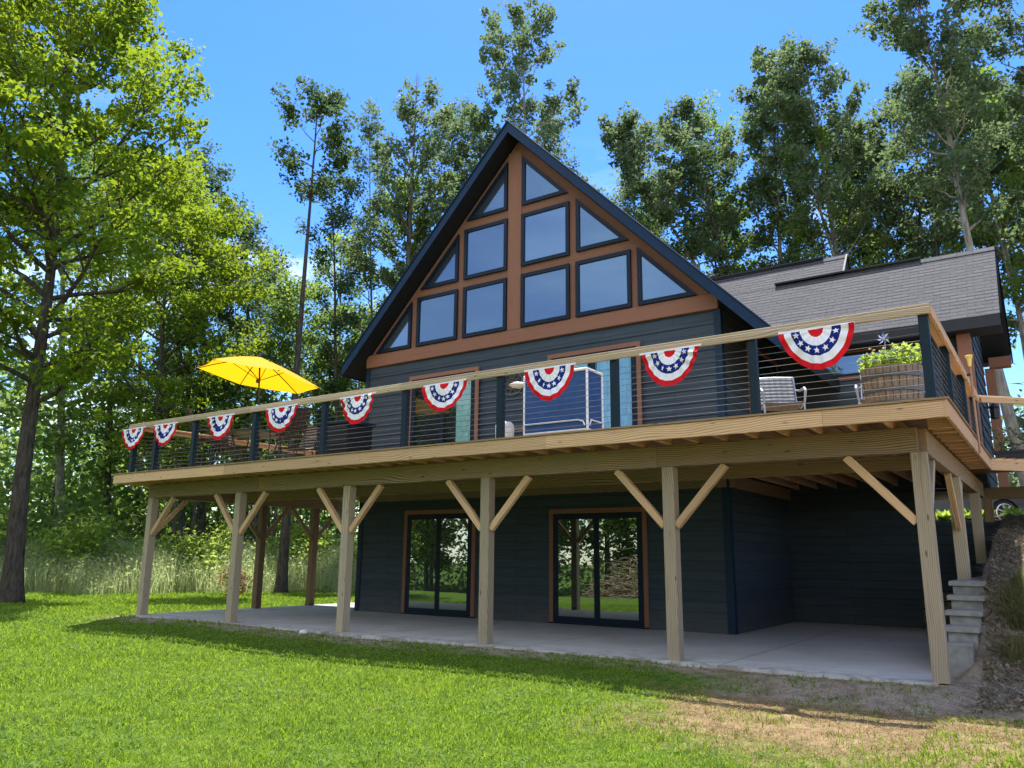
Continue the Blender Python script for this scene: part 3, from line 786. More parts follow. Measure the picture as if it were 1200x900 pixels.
# railing
RT = 4.045
RX0, RX1, RY = -15.36, .33, -.50
xs_ = [.25 - 1.903*k for k in range(8)] + [-14.42, -15.26]
for x in xs_: board('rail_post', (x,RY,2.991), (x,RY,RT-.04), .10, .10, M['postnavy'], deck, up=(1,0,0))
for y in (1.42, 3.35, 5.28): board('rail_post', (.25,y,2.991), (.25,y,RT-.04), .10, .10, M['postnavy'], deck, up=(1,0,0))
for y in (1.45, 3.4, 5.35): board('rail_post', (-15.26,y,2.991), (-15.26,y,RT-.04), .09, .09, M['postnavy'], deck, up=(1,0,0))
board('rail_post', (1.3,6.33,2.991), (1.3,6.33,RT-.04), .10, .10, M['postnavy'], deck, up=(1,0,0))
rcut = [-15.40, -11.25, -7.42, -3.61, .33]
for a, b in zip(rcut, rcut[1:]):
    board('top_rail', (a+.0015,-.50,RT-.02), (b-.0015,-.50,RT-.02), .15, .038, M['cap'], deck)
    board('rail_board', (a+.0015,-.572,RT-.081), (b-.0015,-.572,RT-.081), .036, .082, M['cap'], deck)
board('top_rail', (.265,-.42,RT-.018), (.265,5.36,RT-.018), .15, .038, M['pine'], deck)
board('rail_board', (.322,-.555,RT-.081), (.322,5.36,RT-.081), .036, .085, M['pine'], deck)
board('top_rail', (.27,5.38,RT-.02), (2.0,7.1,RT-.02), .14, .038, M['pine'], deck)
board('rail_board', (.36,5.38,RT-.08), (2.05,7.07,RT-.08), .036, .082, M['pine'], deck)
board('top_rail', (-15.26,-.42,RT-.02), (-15.26,5.5,RT-.02), .14, .038, M['pine'], deck)
board('rail_board', (-15.26,-.42,RT-.08), (-15.26,5.5,RT-.08), .036, .082, M['pine'], deck)
board('top_rail', (-15.2,5.45,RT-.02), (XL-.1,5.45,RT-.02), .14, .038, M['pine'], deck)
NC = 10
for i in range(NC):
    z = 3.07 + i*.082
    MB().tube([(-15.26,RY-.01,z),(-7.4,RY-.01,z),(.25,RY-.01,z)], .0031, 5).build('railing_cable', M['steel'], deck)
    MB().tube([(.26,RY,z),(.26,2.4,z),(.26,5.28,z)], .0031, 5).build('railing_cable', M['steel'], deck)
    MB().tube([(-15.26,RY,z),(-15.26,2.4,z),(-15.26,5.35,z)], .0031, 5).build('railing_cable', M['steel'], deck)

# ------------------------------------------------------------------ bunting
def bunting_mesh(seed):
    r_ = random.Random(seed)
    mb = MB(); na, nr = 48, 16
    bands = [0,.20,.42,.66,.85,1.0]          # red, white, blue, white, red
    mats = [0,1,2,1,0]
    rs = [0,.1,.20,.31,.42,.5,.58,.66,.755,.85,.925,1.0]
    W_, D_2 = .43, .475
    ph = r_.random()*6; p2 = r_.random()*6; sk = r_.uniform(-.05,.05); wd = r_.uniform(.93,1.03)
    def pt(r, t):
        a = PI + PI*t
        cx, cz = math.cos(a), math.sin(a)
        x = W_*r*cx*(1-.10*abs(cz)*r); z = D_2*r*cz
        w_ = t*2*PI*(8.2+1.2*math.sin(p2))+1.1*math.sin(t*2*PI*1.7+ph)
        pl = .024*r*math.sin(w_+ph)*(.7+.4*math.sin(t*7+p2)) + .022*r*r*math.sin(t*2*PI*1.6+p2) + .010*math.sin(r*7+ph)*math.sin(t*PI)
        x = x*wd + sk*cz*r*.5
        z += r*r*(.003*math.cos(w_+ph)+.014*math.sin(t*2*PI*1.4+p2))
        return V((x, -.012-abs(.03*r*math.sin(PI*t)) + pl, z))
    grid = [[pt(r, j/na) for j in range(na+1)] for r in rs]
    def band(r):
        for q in range(5):
            if r < bands[q+1]-1e-6: return mats[q]
        return 0
    for i in range(len(rs)-1):
        m = band((rs[i]+rs[i+1])/2)
        for j in range(na):
            if i == 0: mb.add([grid[0][0], grid[1][j], grid[1][j+1]], [(0,1,2)], m)
            else: mb.add([grid[i][j], grid[i+1][j], grid[i+1][j+1], grid[i][j+1]], [(0,1,2,3)], m)
    for s in range(7):
        t = (s+.5)/7; c = pt(.54, t)
        a = PI+PI*t; rad = .042
        e1 = (pt(.54, t+.012)-pt(.54, t-.012)).normalized(); e2 = (pt(.60,t)-pt(.48,t)).normalized()
        nn = V((0,-1,0))
        star = [c + nn*.012 + (e1*math.cos(-PI/2+k*PI/5)+e2*math.sin(-PI/2+k*PI/5))*(rad if k % 2 == 0 else rad*.42) for k in range(10)]
        mb.add([c + nn*.014]+star, [(0,k+1,(k+1) % 10+1) for k in range(10)], 1)
    # hem that holds the fan to the rail
    mb.box((-W_,-.012,-.004),(W_,-.004,.022), 1)
    return mb
bx = [(-15.16,'limp red white and blue bunting at the far end of the deck railing'),
      (-13.98,'second red white and blue bunting from the far railing end, beyond the yellow umbrella'),
      (-12.12,'red white and blue bunting on the railing below the yellow umbrella'),
      (-10.31,'red white and blue bunting hanging before the tall brown sling chair back'),
      (-8.37,'red white and blue bunting in front of the house corner and dark cabinet'),
      (-6.47,'red white and blue bunting in front of the teal curtain'),
      (-4.54,'red white and blue bunting hanging across the blue canvas panel'),
      (-2.70,'red white and blue bunting before plain siding beside the light blue curtain'),
      (-.87,'large near red white and blue bunting between the grey chair and barrel planter')]
for i, (x, lab) in enumerate(bx):
    o = bunting_mesh(i).build('bunting', [M['redcloth'], M['whitecloth'], M['bluecloth']], None, origin=(0,0,0))
    o.matrix_basis = Matrix.Translation((x,-.597,3.925)) @ Matrix.Rotation(random.uniform(-.02,.02),4,'Y') @ Matrix.Scale(random.uniform(.97,1.04),4,(0,0,1))
    tag(o, lab, 'bunting', 'buntings along the deck railing')

# ------------------------------------------------------------------ umbrella and patio set
UX, UY = -13.83, 1.5
umb = thing('patio_umbrella', (UX,UY,DZ), 'open bright yellow patio umbrella over the dining table on the deck', 'umbrella')
top = V((UX,UY,5.82)); R_, h_ = 1.42, .50
rim = []
for k in range(6):
    a = math.radians(40+60*k); dx, dy = R_*math.cos(a), R_*math.sin(a)
    rim.append(V((UX+dx, UY+dy, 5.82-h_-.1*dx-.1*dy)))
mb = MB(); N = 8
for k in range(6):
    A, B = rim[k], rim[(k+1) % 6]
    rows = []
    for i in range(N+1):
        r = i/N; row = []
        for j in range(N+1):
            p = top.lerp(A.lerp(B, j/N), r)
            p.z += .035*math.sin(PI*min(r,1)) - .045*math.sin(PI*j/N)*r*(1-.3*r)
            edge = A.lerp(B, j/N); p += (top-edge)*.035*math.sin(PI*j/N)*r*r
            row.append(p)
        rows.append(row)
    for i in range(N):
        for j in range(N): mb.add([rows[i][j], rows[i+1][j], rows[i+1][j+1], rows[i][j+1]], [(0,1,2,3)])
mb.build('canopy', M['umbrella'], umb, smooth=True)
for k in range(6):
    pts = []
    for i in range(7):
        r = i/6; p = top.lerp(rim[k], r); p.z += .035*math.sin(PI*r) - .022; pts.append(p)
    rb_ = MB().tube(pts, .011, 6).build('rib', M['bronze'], umb)
    m_ = top.lerp(rim[k], .52); m_.z += .07
    MB().tube([V((UX+.02,UY+.02,5.25)), m_], .008, 5).build('strut', M['bronze'], rb_)
MB().tube([(UX+.12,UY+.1,DZ+.02),(UX+.03,UY+.02,5.0),(UX,UY,5.86)], .02, 8).lathe([(.03,0),(.035,.03),(.012,.08)], (UX,UY,5.82), 8).build('pole', M['bronze'], umb)
MB().lathe([(.05,5.2),(.05,5.27)], (UX,UY,0), 8).build('hub', M['bronze'], umb)
MB().lathe([(.24,0),(.24,.05),(.05,.09),(.04,.3)], (UX+.12,UY+.1,DZ), 16).build('base', M['bronze'], umb)

TX, TY = -13.55, 1.35
tb = thing('dining_table', (TX,TY,DZ), 'bar height brown dining table standing under the yellow umbrella', 'table')
mb = MB(); mb.lathe([(.62,.93),(.66,.935),(.66,.965),(.62,.97),(.05,.972)], (TX,TY,DZ), 28); mb.build('table_top', M['bronze'], tb)
for k in range(4):
    a = PI/4 + k*PI/2; c, s = math.cos(a), math.sin(a)
    MB().tube([(TX+.52*c,TY+.52*s,DZ),(TX+.40*c,TY+.40*s,DZ+.5),(TX+.52*c,TY+.52*s,DZ+.93)], .018, 6).build('leg', M['bronze'], tb)
mb = MB(); mb.tube([(TX+.40*math.cos(t),TY+.40*math.sin(t),DZ+.5) for t in [2*PI*i/20 for i in range(21)]], .012, 5); mb.build('stretcher', M['bronze'], tb)

def sling_chair(name, loc, rz, label, seat, back, frame, cloth, group, lean=.22, w=.54, arms=True):
    """chair facing local +X"""
    t = thing(name, loc, label, 'chair', group, rz)
    W0 = WM[t.name]
    def P(x, y, z): return W0 @ V((x, y, z))
    hw = w/2; zb = seat+back
    def cloth_grid(f, nu, nv, nm):
        mb = MB(); g = [[f(i/nu, j/nv) for j in range(nv+1)] for i in range(nu+1)]
        for i in range(nu):
            for j in range(nv): mb.add([g[i][j], g[i+1][j], g[i+1][j+1], g[i][j+1]], [(0,1,2,3)])
        o = mb.build(nm, cloth, t, smooth=True, origin=W0.translation)
        so_ = o.modifiers.new('thickness', 'SOLIDIFY'); so_.thickness = .012
        return o
    cloth_grid(lambda u, v: P(.24-u*.50, -hw+.02+v*(w-.04), seat + .02 - .03*math.sin(PI*u) - .012*math.sin(PI*v) - .02*u), 8, 6, 'seat')
    cloth_grid(lambda u, v: P(-.25-lean*u + .02*math.sin(PI*v), -hw+.02+v*(w-.04), seat+.06+u*(back-.06)), 8, 6, 'backrest')
    for s in (-1,1):
        y = s*hw
        MB().tube([P(-.25-lean,y,zb+.01),P(-.25-lean*.5,y,seat+back*.5),P(-.25,y,seat+.03),P(.0,y,seat-.02),P(.26,y,seat+.02)], .014, 6).build('side_frame', frame, t)
        MB().tube([P(.24,y,seat+.0),P(.28,y,seat*.5),P(.27,y,0)], .014, 6).build('leg', frame, t)
        MB().tube([P(-.20,y,seat-.02),P(-.27,y,seat*.5),P(-.33,y,0)], .014, 6).build('leg', frame, t)
        if arms:
            MB().tube([P(-.31,y,seat+.30),P(-.1,y*1.08,seat+.25),P(.18,y*1.1,seat+.23),P(.27,y*1.08,seat+.18),P(.26,y,seat+.0)], [.014,.018,.022,.02,.013], 8).build('armrest', frame, t)
    MB().tube([P(-.25-lean,-hw,zb+.01),P(-.26-lean,0,zb+.02),P(-.25-lean,hw,zb+.01)], .014, 6).build('top_bar', frame, t)
    MB().tube([P(.28,-hw,seat*.45),P(.28,hw,seat*.45)], .011, 6).build('foot_bar', frame, t)
    MB().tube([P(-.28,-hw,seat*.45),P(-.28,hw,seat*.45)], .011, 6).build('foot_bar', frame, t)
    return t
gch = 'sling chairs round the dining table'
sling_chair('dining_chair', (-11.78,.78,DZ), PI-.30, 'tall brown sling chair beside the dining table, nearest the dark cabinet', .70, .54, M['bronze'], M['sling'], gch)
sling_chair('dining_chair', (TX-.35,TY-.98,DZ), PI/2-.5, 'brown sling chair behind the bunting below the umbrella, its back to the railing', .72, .62, M['bronze'], M['sling'], gch)
sling_chair('dining_chair', (TX+.25,TY+1.0,DZ), -PI/2, 'brown sling chair on the house side of the dining table', .72, .62, M['bronze'], M['sling'], gch)
sling_chair('dining_chair', (TX-1.05,TY+.1,DZ), 0, 'brown sling chair on the far forest side of the dining table', .72, .62, M['bronze'], M['sling'], gch)
# cabinet
cb = thing('storage_cabinet', (-11.15,1.75,DZ), 'dark slatted storage cabinet on the deck by the house corner', 'cabinet')
mb = MB(); mb.box((-11.62,1.42,DZ),(-10.68,2.12,DZ+.98)); 
for i in range(12): mb.box((-11.60,1.405,DZ+.05+i*.075),(-10.70,1.42,DZ+.10+i*.075)); mb.box((-10.68,1.45,DZ+.05+i*.075),(-10.665,2.10,DZ+.10+i*.075))
mb.build('body', M['black'], cb)
MB().box((-11.68,1.36,DZ+.98),(-10.62,2.18,DZ+1.04)).build('lid', M['postnavy'], cb)

# ------------------------------------------------------------------ blue canvas cart with white frame
CX0, CX1, CY0, CY1 = -6.17, -4.93, 1.2, 1.72
z0c, z1c = DZ, DZ+1.36
ct = thing('canvas_cart', ((CX0+CX1)/2,CY0,DZ), 'white tube frame stand with blue canvas sides on the deck', 'stand')
for x, y in ((CX0,CY0),(CX1,CY0),(CX0,CY1),(CX1,CY1)):
    MB().tube([(x,y,z0c),(x,y,z1c)], .017 if x < -5.5 else .022, 8).build('leg', M['white'], ct)
def loop_bar(nm, z, r):
    MB().tube([(CX0,CY0,z),(CX1,CY0,z)], r, 6).tube([(CX1,CY0,z),(CX1,CY1,z)], r, 6).tube([(CX0,CY1,z),(CX1,CY1,z)], r, 6).tube([(CX0,CY0,z),(CX0,CY1,z)], r, 6).build(nm, M['white'], ct)
loop_bar('top_bar', z1c-.01, .026); loop_bar('bottom_bar', DZ+.34, .014)
MB().tube([(CX0+.02,CY0-.02,DZ+.50),(CX1-.16,CY0-.02,DZ+.50),(CX1-.07,CY0-.02,DZ+.47),(CX1-.04,CY0-.02,DZ+.40)], .013, 6).tube([(CX1+.02,CY0+.03,DZ+.40),(CX1+.02,CY0+.09,DZ+.5),(CX1+.02,CY1,DZ+.5)], .013, 6).build('push_handle', M['white'], ct)
MB().box((CX0+.02,CY0+.004,DZ+.35),(CX1-.02,CY0+.012,z1c-.03)).build('front_canvas', M['bluecanvas'], ct)
MB().box((CX1-.012,CY0+.02,DZ+.35),(CX1-.004,CY1-.02,z1c-.03)).build('side_canvas', M['bluecanvas'], ct)
MB().lathe([(.02,0),(.13,.03),(.17,.06),(.10,.10),(.02,.12)], (CX0-.14,CY0+.02,DZ+1.17), 18).build('tray', M['white'], ct)
MB().lathe([(.02,0),(.09,.02),(.11,.04),(.02,.05)], (CX0-.10,CY0+.02,DZ+.42), 16).build('tray', M['greymetal'], ct)
# pale bowl-like hamper
hb = MB(); hb.lathe([(.10,.0),(.15,.05),(.16,.35),(.165,.42),(.155,.50),(.11,.545),(.04,.56)], (0,0,0), 20)
o = hb.build('wicker_hamper', M['stone'], None, smooth=True); o.location = (-6.42,.98,DZ)
tag(o, 'small round pale hamper with domed lid beside the blue canvas stand', 'hamper')
# round wall medallion
md = thing('wall_medallion', (-8.40,YF-.017,5.0), 'round grey openwork medallion hanging on the siding between the doors', 'wall art')
mb = MB(); mb.tube([(-8.40+.27*math.cos(t),YF-.035,5.02+.19*1.35*math.sin(t)) for t in [2*PI*i/36 for i in range(37)]], .018, 6, cap=False); mb.build('rim', M['medal'], md)
mb = MB()
for k in range(10):
    a = k*PI/5; mb.tube([(-8.40+.04*math.cos(a),YF-.035,5.02+.04*math.sin(a)),(-8.40+.13*math.cos(a+.35),YF-.035,5.02+.13*math.sin(a+.35)),(-8.40+.19*math.cos(a-.1),YF-.035,5.02+.19*math.sin(a-.1)),(-8.40+.26*math.cos(a+.2),YF-.035,5.02+.25*math.sin(a+.2))], .013, 5)
mb.tube([(-8.40+.13*math.cos(t),YF-.035,5.02+.13*math.sin(t)) for t in [2*PI*i/24 for i in range(25)]], .012, 5, cap=False)
mb.build('scrollwork', M['medal'], md)

# ------------------------------------------------------------------ grey chairs and planter
gg = 'grey sling chairs by the barrel planter'
sling_chair('patio_chair', (-1.86,1.35,DZ), -PI/2+.45, 'pale grey sling patio chair beside the rail post, nearest the house corner', .42, .50, M['greymetal'], M['greysling'], gg, lean=.16)
sling_chair('patio_chair', (-.60,1.75,DZ), -PI/2+.1, 'pale grey sling patio chair mostly hidden behind the barrel planter', .42, .50, M['greymetal'], M['greysling'], gg, lean=.16)
def barrel_mat():
    t = NT('weathered_barrel_staves'); v = t.coords((9,9,1))
    c = t.ramp(t.noise(t.coords((30,30,2.5)), 1.5, 4), [(.3,(.20,.145,.10)),(.7,(.36,.285,.215))])
    return t.base(c, .85, .15)
PX, PY = -.23, .28
pl = thing('barrel_planter', (PX,PY,DZ), 'half barrel planter of grey staves on the deck corner', 'planter')
mb = MB(); ns = 26
prof = [(.285,0),(.31,.14),(.333,.30),(.345,.44),(.348,.54)]
for k in range(ns):
    a0, a1 = 2*PI*k/ns+.012, 2*PI*(k+1)/ns-.012
    rj = random.uniform(-.004,.004)
    for (ra_, za), (rb_, zb_) in zip(prof, prof[1:]):
        mb.add([(PX+(ra_+rj)*math.cos(a0),PY+(ra_+rj)*math.sin(a0),DZ+za),(PX+(ra_+rj)*math.cos(a1),PY+(ra_+rj)*math.sin(a1),DZ+za),(PX+(rb_+rj)*math.cos(a1),PY+(rb_+rj)*math.sin(a1),DZ+zb_),(PX+(rb_+rj)*math.cos(a0),PY+(rb_+rj)*math.sin(a0),DZ+zb_)], [(0,1,2,3)])
mb.lathe([(.27,.0),(.325,.40),(.335,.53),(.30,.535),(.30,.49),(.02,.49)], (PX,PY,DZ), 26)
mb.build('staves', barrel_mat(), pl)
for z, r in ((.10,.309),(.25,.331),(.42,.350)):
    MB().lathe([(r,z-.022),(r+.006,z-.02),(r+.007,z+.02),(r+.002,z+.022)], (PX,PY,DZ), 30).build('hoop', M['hoop'], pl)

def leaf_quads(c, n, size, rng, up=.5, flat=1.0, droop=0.0):
    """n leaf-sized faces with centres c (n,3)"""
    nrm = rng.normal(size=(n,3)); nrm[:,2] = np.abs(nrm[:,2])*flat + up
    nrm /= np.linalg.norm(nrm, axis=1, keepdims=True)
    a = rng.normal(size=(n,3)); a[:,2] -= droop; a -= (a*nrm).sum(1, keepdims=True)*nrm; a /= np.linalg.norm(a, axis=1, keepdims=True)+1e-9
    b = np.cross(nrm, a)
    s = (size*(.45+1.1*rng.random(n)**1.4))[:,None]
    v = np.stack([c-a*s*.55, c+b*s*.33+nrm*s*.06, c+a*s*.55, c-b*s*.33+nrm*s*.06], 1).reshape(-1,3)
    return v
def leaf_obj(name, cs, size, mat, parent=None, seed=0, origin=(0,0,0), **kw):
    rng = np.random.default_rng(seed); n = len(cs)
    v = leaf_quads(cs, n, size if np.ndim(size) else np.full(n, size), rng, **kw)
    q = np.arange(4*n).reshape(n,4)
    return mesh_np(name, v, q, mat, parent, origin=origin)
rg = np.random.default_rng(11)
n = 900; th = rg.random(n)*2*PI; rr = .37*np.sqrt(rg.random(n))
hgt = .10+.20*rg.random(n)*(1.1-rr)+.10*(np.cos(th)*rr > .05)*rg.random(n)
cs = np.stack([PX+rr*np.cos(th), PY+rr*np.sin(th), DZ+.46+hgt], -1)
pp = thing('potted_flowers', (PX,PY,DZ+.50), 'bushy green flowering plants spilling over the barrel planter rim', 'flowers')
leaf_obj('foliage', cs, .062, M['brightleaf'], pp, 3, origin=(PX,PY,DZ+.5))
mb = MB()
for k in range(26): 
    a = random.random()*6.28; r = random.random()*.32
    x, y = PX+r*math.cos(a), PY+r*math.sin(a)
    mb.tube([(x,y,DZ+.5),(x+random.uniform(-.05,.05),y+random.uniform(-.05,.05),DZ+.66+random.random()*.12)], .004, 4)
mb.build('stem', M['brightleaf'], pp)
mb = MB()
for k in range(34):
    a = random.random()*6.28; r = random.random()*.36; mb.mi = random.choice([0,0,1])
    mb.lathe([(.004,-.006),(.016,.0),(.018,.008),(.004,.014)], (PX+r*math.cos(a),PY+r*math.sin(a),DZ+.66+random.random()*.15*(1.2-r)), 6)
mb.build('blossom', [M['whitecloth'], M['lantern']], pp)
pw = thing('pinwheel', (PX-.03,PY-.1,DZ+.5), 'blue and white flower pinwheel stuck in the barrel planter', 'pinwheel')
pc = V((PX-.03,PY-.14,DZ+.90))
MB().tube([(PX-.03,PY-.1,DZ+.5),(PX-.03,PY-.10,DZ+.90)], .005, 5).build('stick', M['white'], pw)
mb = MB()
for k in range(8):
    a = k*PI/4; e = V((math.cos(a),0,math.sin(a))); f_ = V((math.cos(a+.45),0,math.sin(a+.45)))
    mb.mi = k % 2
    mb.add([pc, pc+f_*.05+V((0,-.02,0)), pc+e*.082+V((0,-.012,0)), pc+e*.045+V((0,.012,0))], [(0,1,2,3)])
mb.lathe([(.012,-.012),(.016,0),(.012,.012)], pc+V((0,-.01,0)), 8, 1)
pb = plain('periwinkle_plastic', (.16,.25,.62), .4, .4)
mb.build('blades', [pb, M['whitecloth']], pw)

# ------------------------------------------------------------------ torch light, planter box on the landing, blue panel chair
tl = thing('torch_light', (.45,2.6,2.9), 'slim garden torch light with flared yellow top fixed outside the side railing', 'torch light')
cu = plain('aged_copper', (.34,.20,.12), .45, .4, .3)
MB().tube([(.45,2.45,2.72),(.45,2.45,3.96)], .016, 8).lathe([(.03,3.5),(.03,3.53)], (.45,2.45,0), 8).build('pole', cu, tl)
MB().lathe([(.018,3.93),(.024,3.98),(.03,4.03),(.05,4.085),(.046,4.09),(.02,4.06)], (.45,2.45,0), 14).build('shade', M['lantern'], tl)
MB().box((.40,2.435,3.80),(.45,2.465,3.83)).build('bracket', M['black'], tl)
tp = thing('trough_planter', (.75,7.35,DZ), 'black trough planter with a sprawling twiggy plant on the landing', 'planter')
mb = MB(); mb.prism([(.42,7.2,DZ),(1.15,7.2,DZ),(1.21,7.2,DZ+.30),(.36,7.2,DZ+.30)], (0,.32,0)); mb.box((.34,7.18,DZ+.27),(1.23,7.54,DZ+.31)); mb.build('trough', M['black'], tp)
rg = np.random.default_rng(21); n = 500
cs = np.stack([.4+.8*rg.random(n), 7.2+.3*rg.random(n), DZ+.30+.45*rg.random(n)**1.3], -1)
leaf_obj('foliage', cs, .06, M['aspen'], tp, 4, origin=(.75,7.35,DZ))
mb = MB()
for k in range(9):
    x = .45+k*.09; mb.tube([(x,7.34,DZ+.2),(x+random.uniform(-.1,.1),7.3,DZ+.5),(x+random.uniform(-.25,.25),7.25,DZ+.62+random.random()*.2)], .006, 4)
mb.build('twig', M['stick'], tp)
bc = thing('folding_chair', (1.55,7.6,DZ), 'dark blue slatted folding chair standing upright on the landing', 'chair')
mb = MB()
for i in range(7): mb.box((1.28,7.6,DZ+.42+i*.085),(1.78,7.62,DZ+.49+i*.085))
mb.build('backrest', M['bluecanvas'], bc)
MB().box((1.28,7.15,DZ+.38),(1.78,7.58,DZ+.41)).build('seat', M['bluecanvas'], bc)
for x in (1.28,1.78): MB().tube([(x,7.63,DZ),(x,7.63,DZ+1.02)], .014, 6).build('leg', M['black'], bc); MB().tube([(x,7.17,DZ),(x,7.17,DZ+.38)], .014, 6).build('leg', M['black'], bc)

# ------------------------------------------------------------------ stepped block wall
sw_ = thing('stepped_block_wall', (.14,.8,-.2), 'stepped grey concrete block wall with cap stones climbing beside the patio', 'wall')
xr_ = [.25,.285,.31,.325,.33]
for s in range(5):
    y0 = .80+.33*s; y1 = y0+.33 if s < 4 else 7.85; zt = .345+.17*s
    a, b = -.02, xr_[s]
    mb = MB(); mb.box((a,y0+(.03 if s else 0),-.35),(b,y1+(.028 if s < 4 else 0),zt-.062 if s else zt-.02)); mb.build('block', M['block'], sw_)
    mb = MB()
    if s == 0: mb.box((a-.005,y0-.006,zt-.019),(b+.005,y1+.02,zt))
    else: mb.box((a-.04,y0-.012,zt-.058),(b+.03,y1+(.02 if s < 4 else 0),zt))
    mb.build('cap_stone', M['blockcap'], sw_)
rw = MB(); siding_strip(rw, (-1.1,YW+.01), (.30,YW+.01), -.2, 2.03, (0,-1), .178); rw.box((-1.09,YW+.014,-.3),(.30,YW+.14,2.03))
tag(rw.build('retaining_wall', M['siding_low'], None, origin=(-.4,YW,0)), 'low dark blue sided retaining wall holding the bank below the wing', 'retaining wall')

# ------------------------------------------------------------------ parked car beyond the bank
def make_car(loc, rz):
    t = thing('parked_car', loc, 'dark grey car parked beyond the bank, seen below the deck landing', 'car', None, rz)
    W0 = WM[t.name]
    def T(x, y, z): return W0 @ V((x, y, z))
    hw = .92
    low = [(-2.35,.32),(-2.38,.75),(-2.25,.95),(-1.0,1.02),(1.2,1.02),(2.1,.92),(2.32,.70),(2.34,.35)]
    wheels = (-1.38, 1.38); rw_ = .36
    bottom = []
    for wx in reversed(wheels):
        bottom += [(wx+(rw_+.06)*math.cos(a), .33+(rw_+.06)*math.sin(a)) for a in [PI*i/10 for i in range(11)]]
    prof = low + [(2.30,.30)] + bottom + [(-2.30,.30)]
    mb = MB(); mb.prism([T(x,-hw,z) for x, z in prof], W0.to_3x3() @ V((0,2*hw,0))); mb.build('body', M['carpaint'], t)
    cab = [(-2.1,1.0),(-1.8,1.62),(-.2,1.72),(.55,1.60),(1.35,1.02)]
    mb = MB(); mb.prism([T(x,-hw*.86,z) for x, z in cab], W0.to_3x3() @ V((0,2*hw*.86,0))); mb.build('cabin', M['carpaint'], t)
    for s in (-1,1):
        for w_ in ([(-1.85,1.06),(-1.65,1.54),(-.75,1.60),(-.75,1.06)], [(-.65,1.06),(-.65,1.60),(-.2,1.62),(.5,1.52),(1.1,1.06)]):
            mb = MB(); mb.prism([T(x,s*(hw*.86+.002),z) for x, z in w_], W0.to_3x3() @ V((0,s*.012,0))); mb.build('window', M['glass'], t)
        for wx in wheels:
            mb = MB(); c = W0 @ Matrix.Translation((wx,s*(hw-.12),rw_)) @ Matrix.Rotation(PI/2,4,'X')
            prof_ = [(.20,-.11),(.33,-.11),(.36,-.08),(.36,.08),(.33,.11),(.20,.11)]
            b0 = len(mb.v); mb.lathe(prof_, (0,0,0), 28); mb.v = [c @ p for p in mb.v]
            wh = mb.build('wheel', M['rubber'], t, origin=c.translation)
            mb = MB(); mb.lathe([(.225,-.112),(.235,-.125),(.262,-.12),(.262,-.10)], (0,0,0), 28, cap=False); mb.lathe([(.262,.10),(.262,.12),(.235,.125),(.225,.112)], (0,0,0), 28, cap=False)
            for k in range(7):
                a = 2*PI*k/7
                for zz in (-.118,.118):
                    mb.box((.02,-.022,zz-.012),(.25,.022,zz+.012), None, Matrix.Rotation(a,4,'Z'))
            mb.lathe([(.05,-.13),(.055,.13)], (0,0,0), 12)
            mb.v = [c @ p for p in mb.v]; mb.build('rim', M['alloy'], wh)
        mb = MB(); mb.box((2.2,s*.62-.14,.72),(2.345,s*.62+.14,.86)); mb.v = [W0 @ p for p in mb.v]; mb.build('headlight', M['white'], t)
    return t
make_car((-1.68,16.63,2.30), math.radians(34))

tag(MB().lathe([(.01,-.03),(.07,-.02),(.09,.01),(.06,.045),(.01,.055)], (0,0,0), 9).build('stone', M['stone'], None, smooth=True), 'small white stone lying on the soil by a deck post', 'stone').location = (-9.75,-.24,-.03)

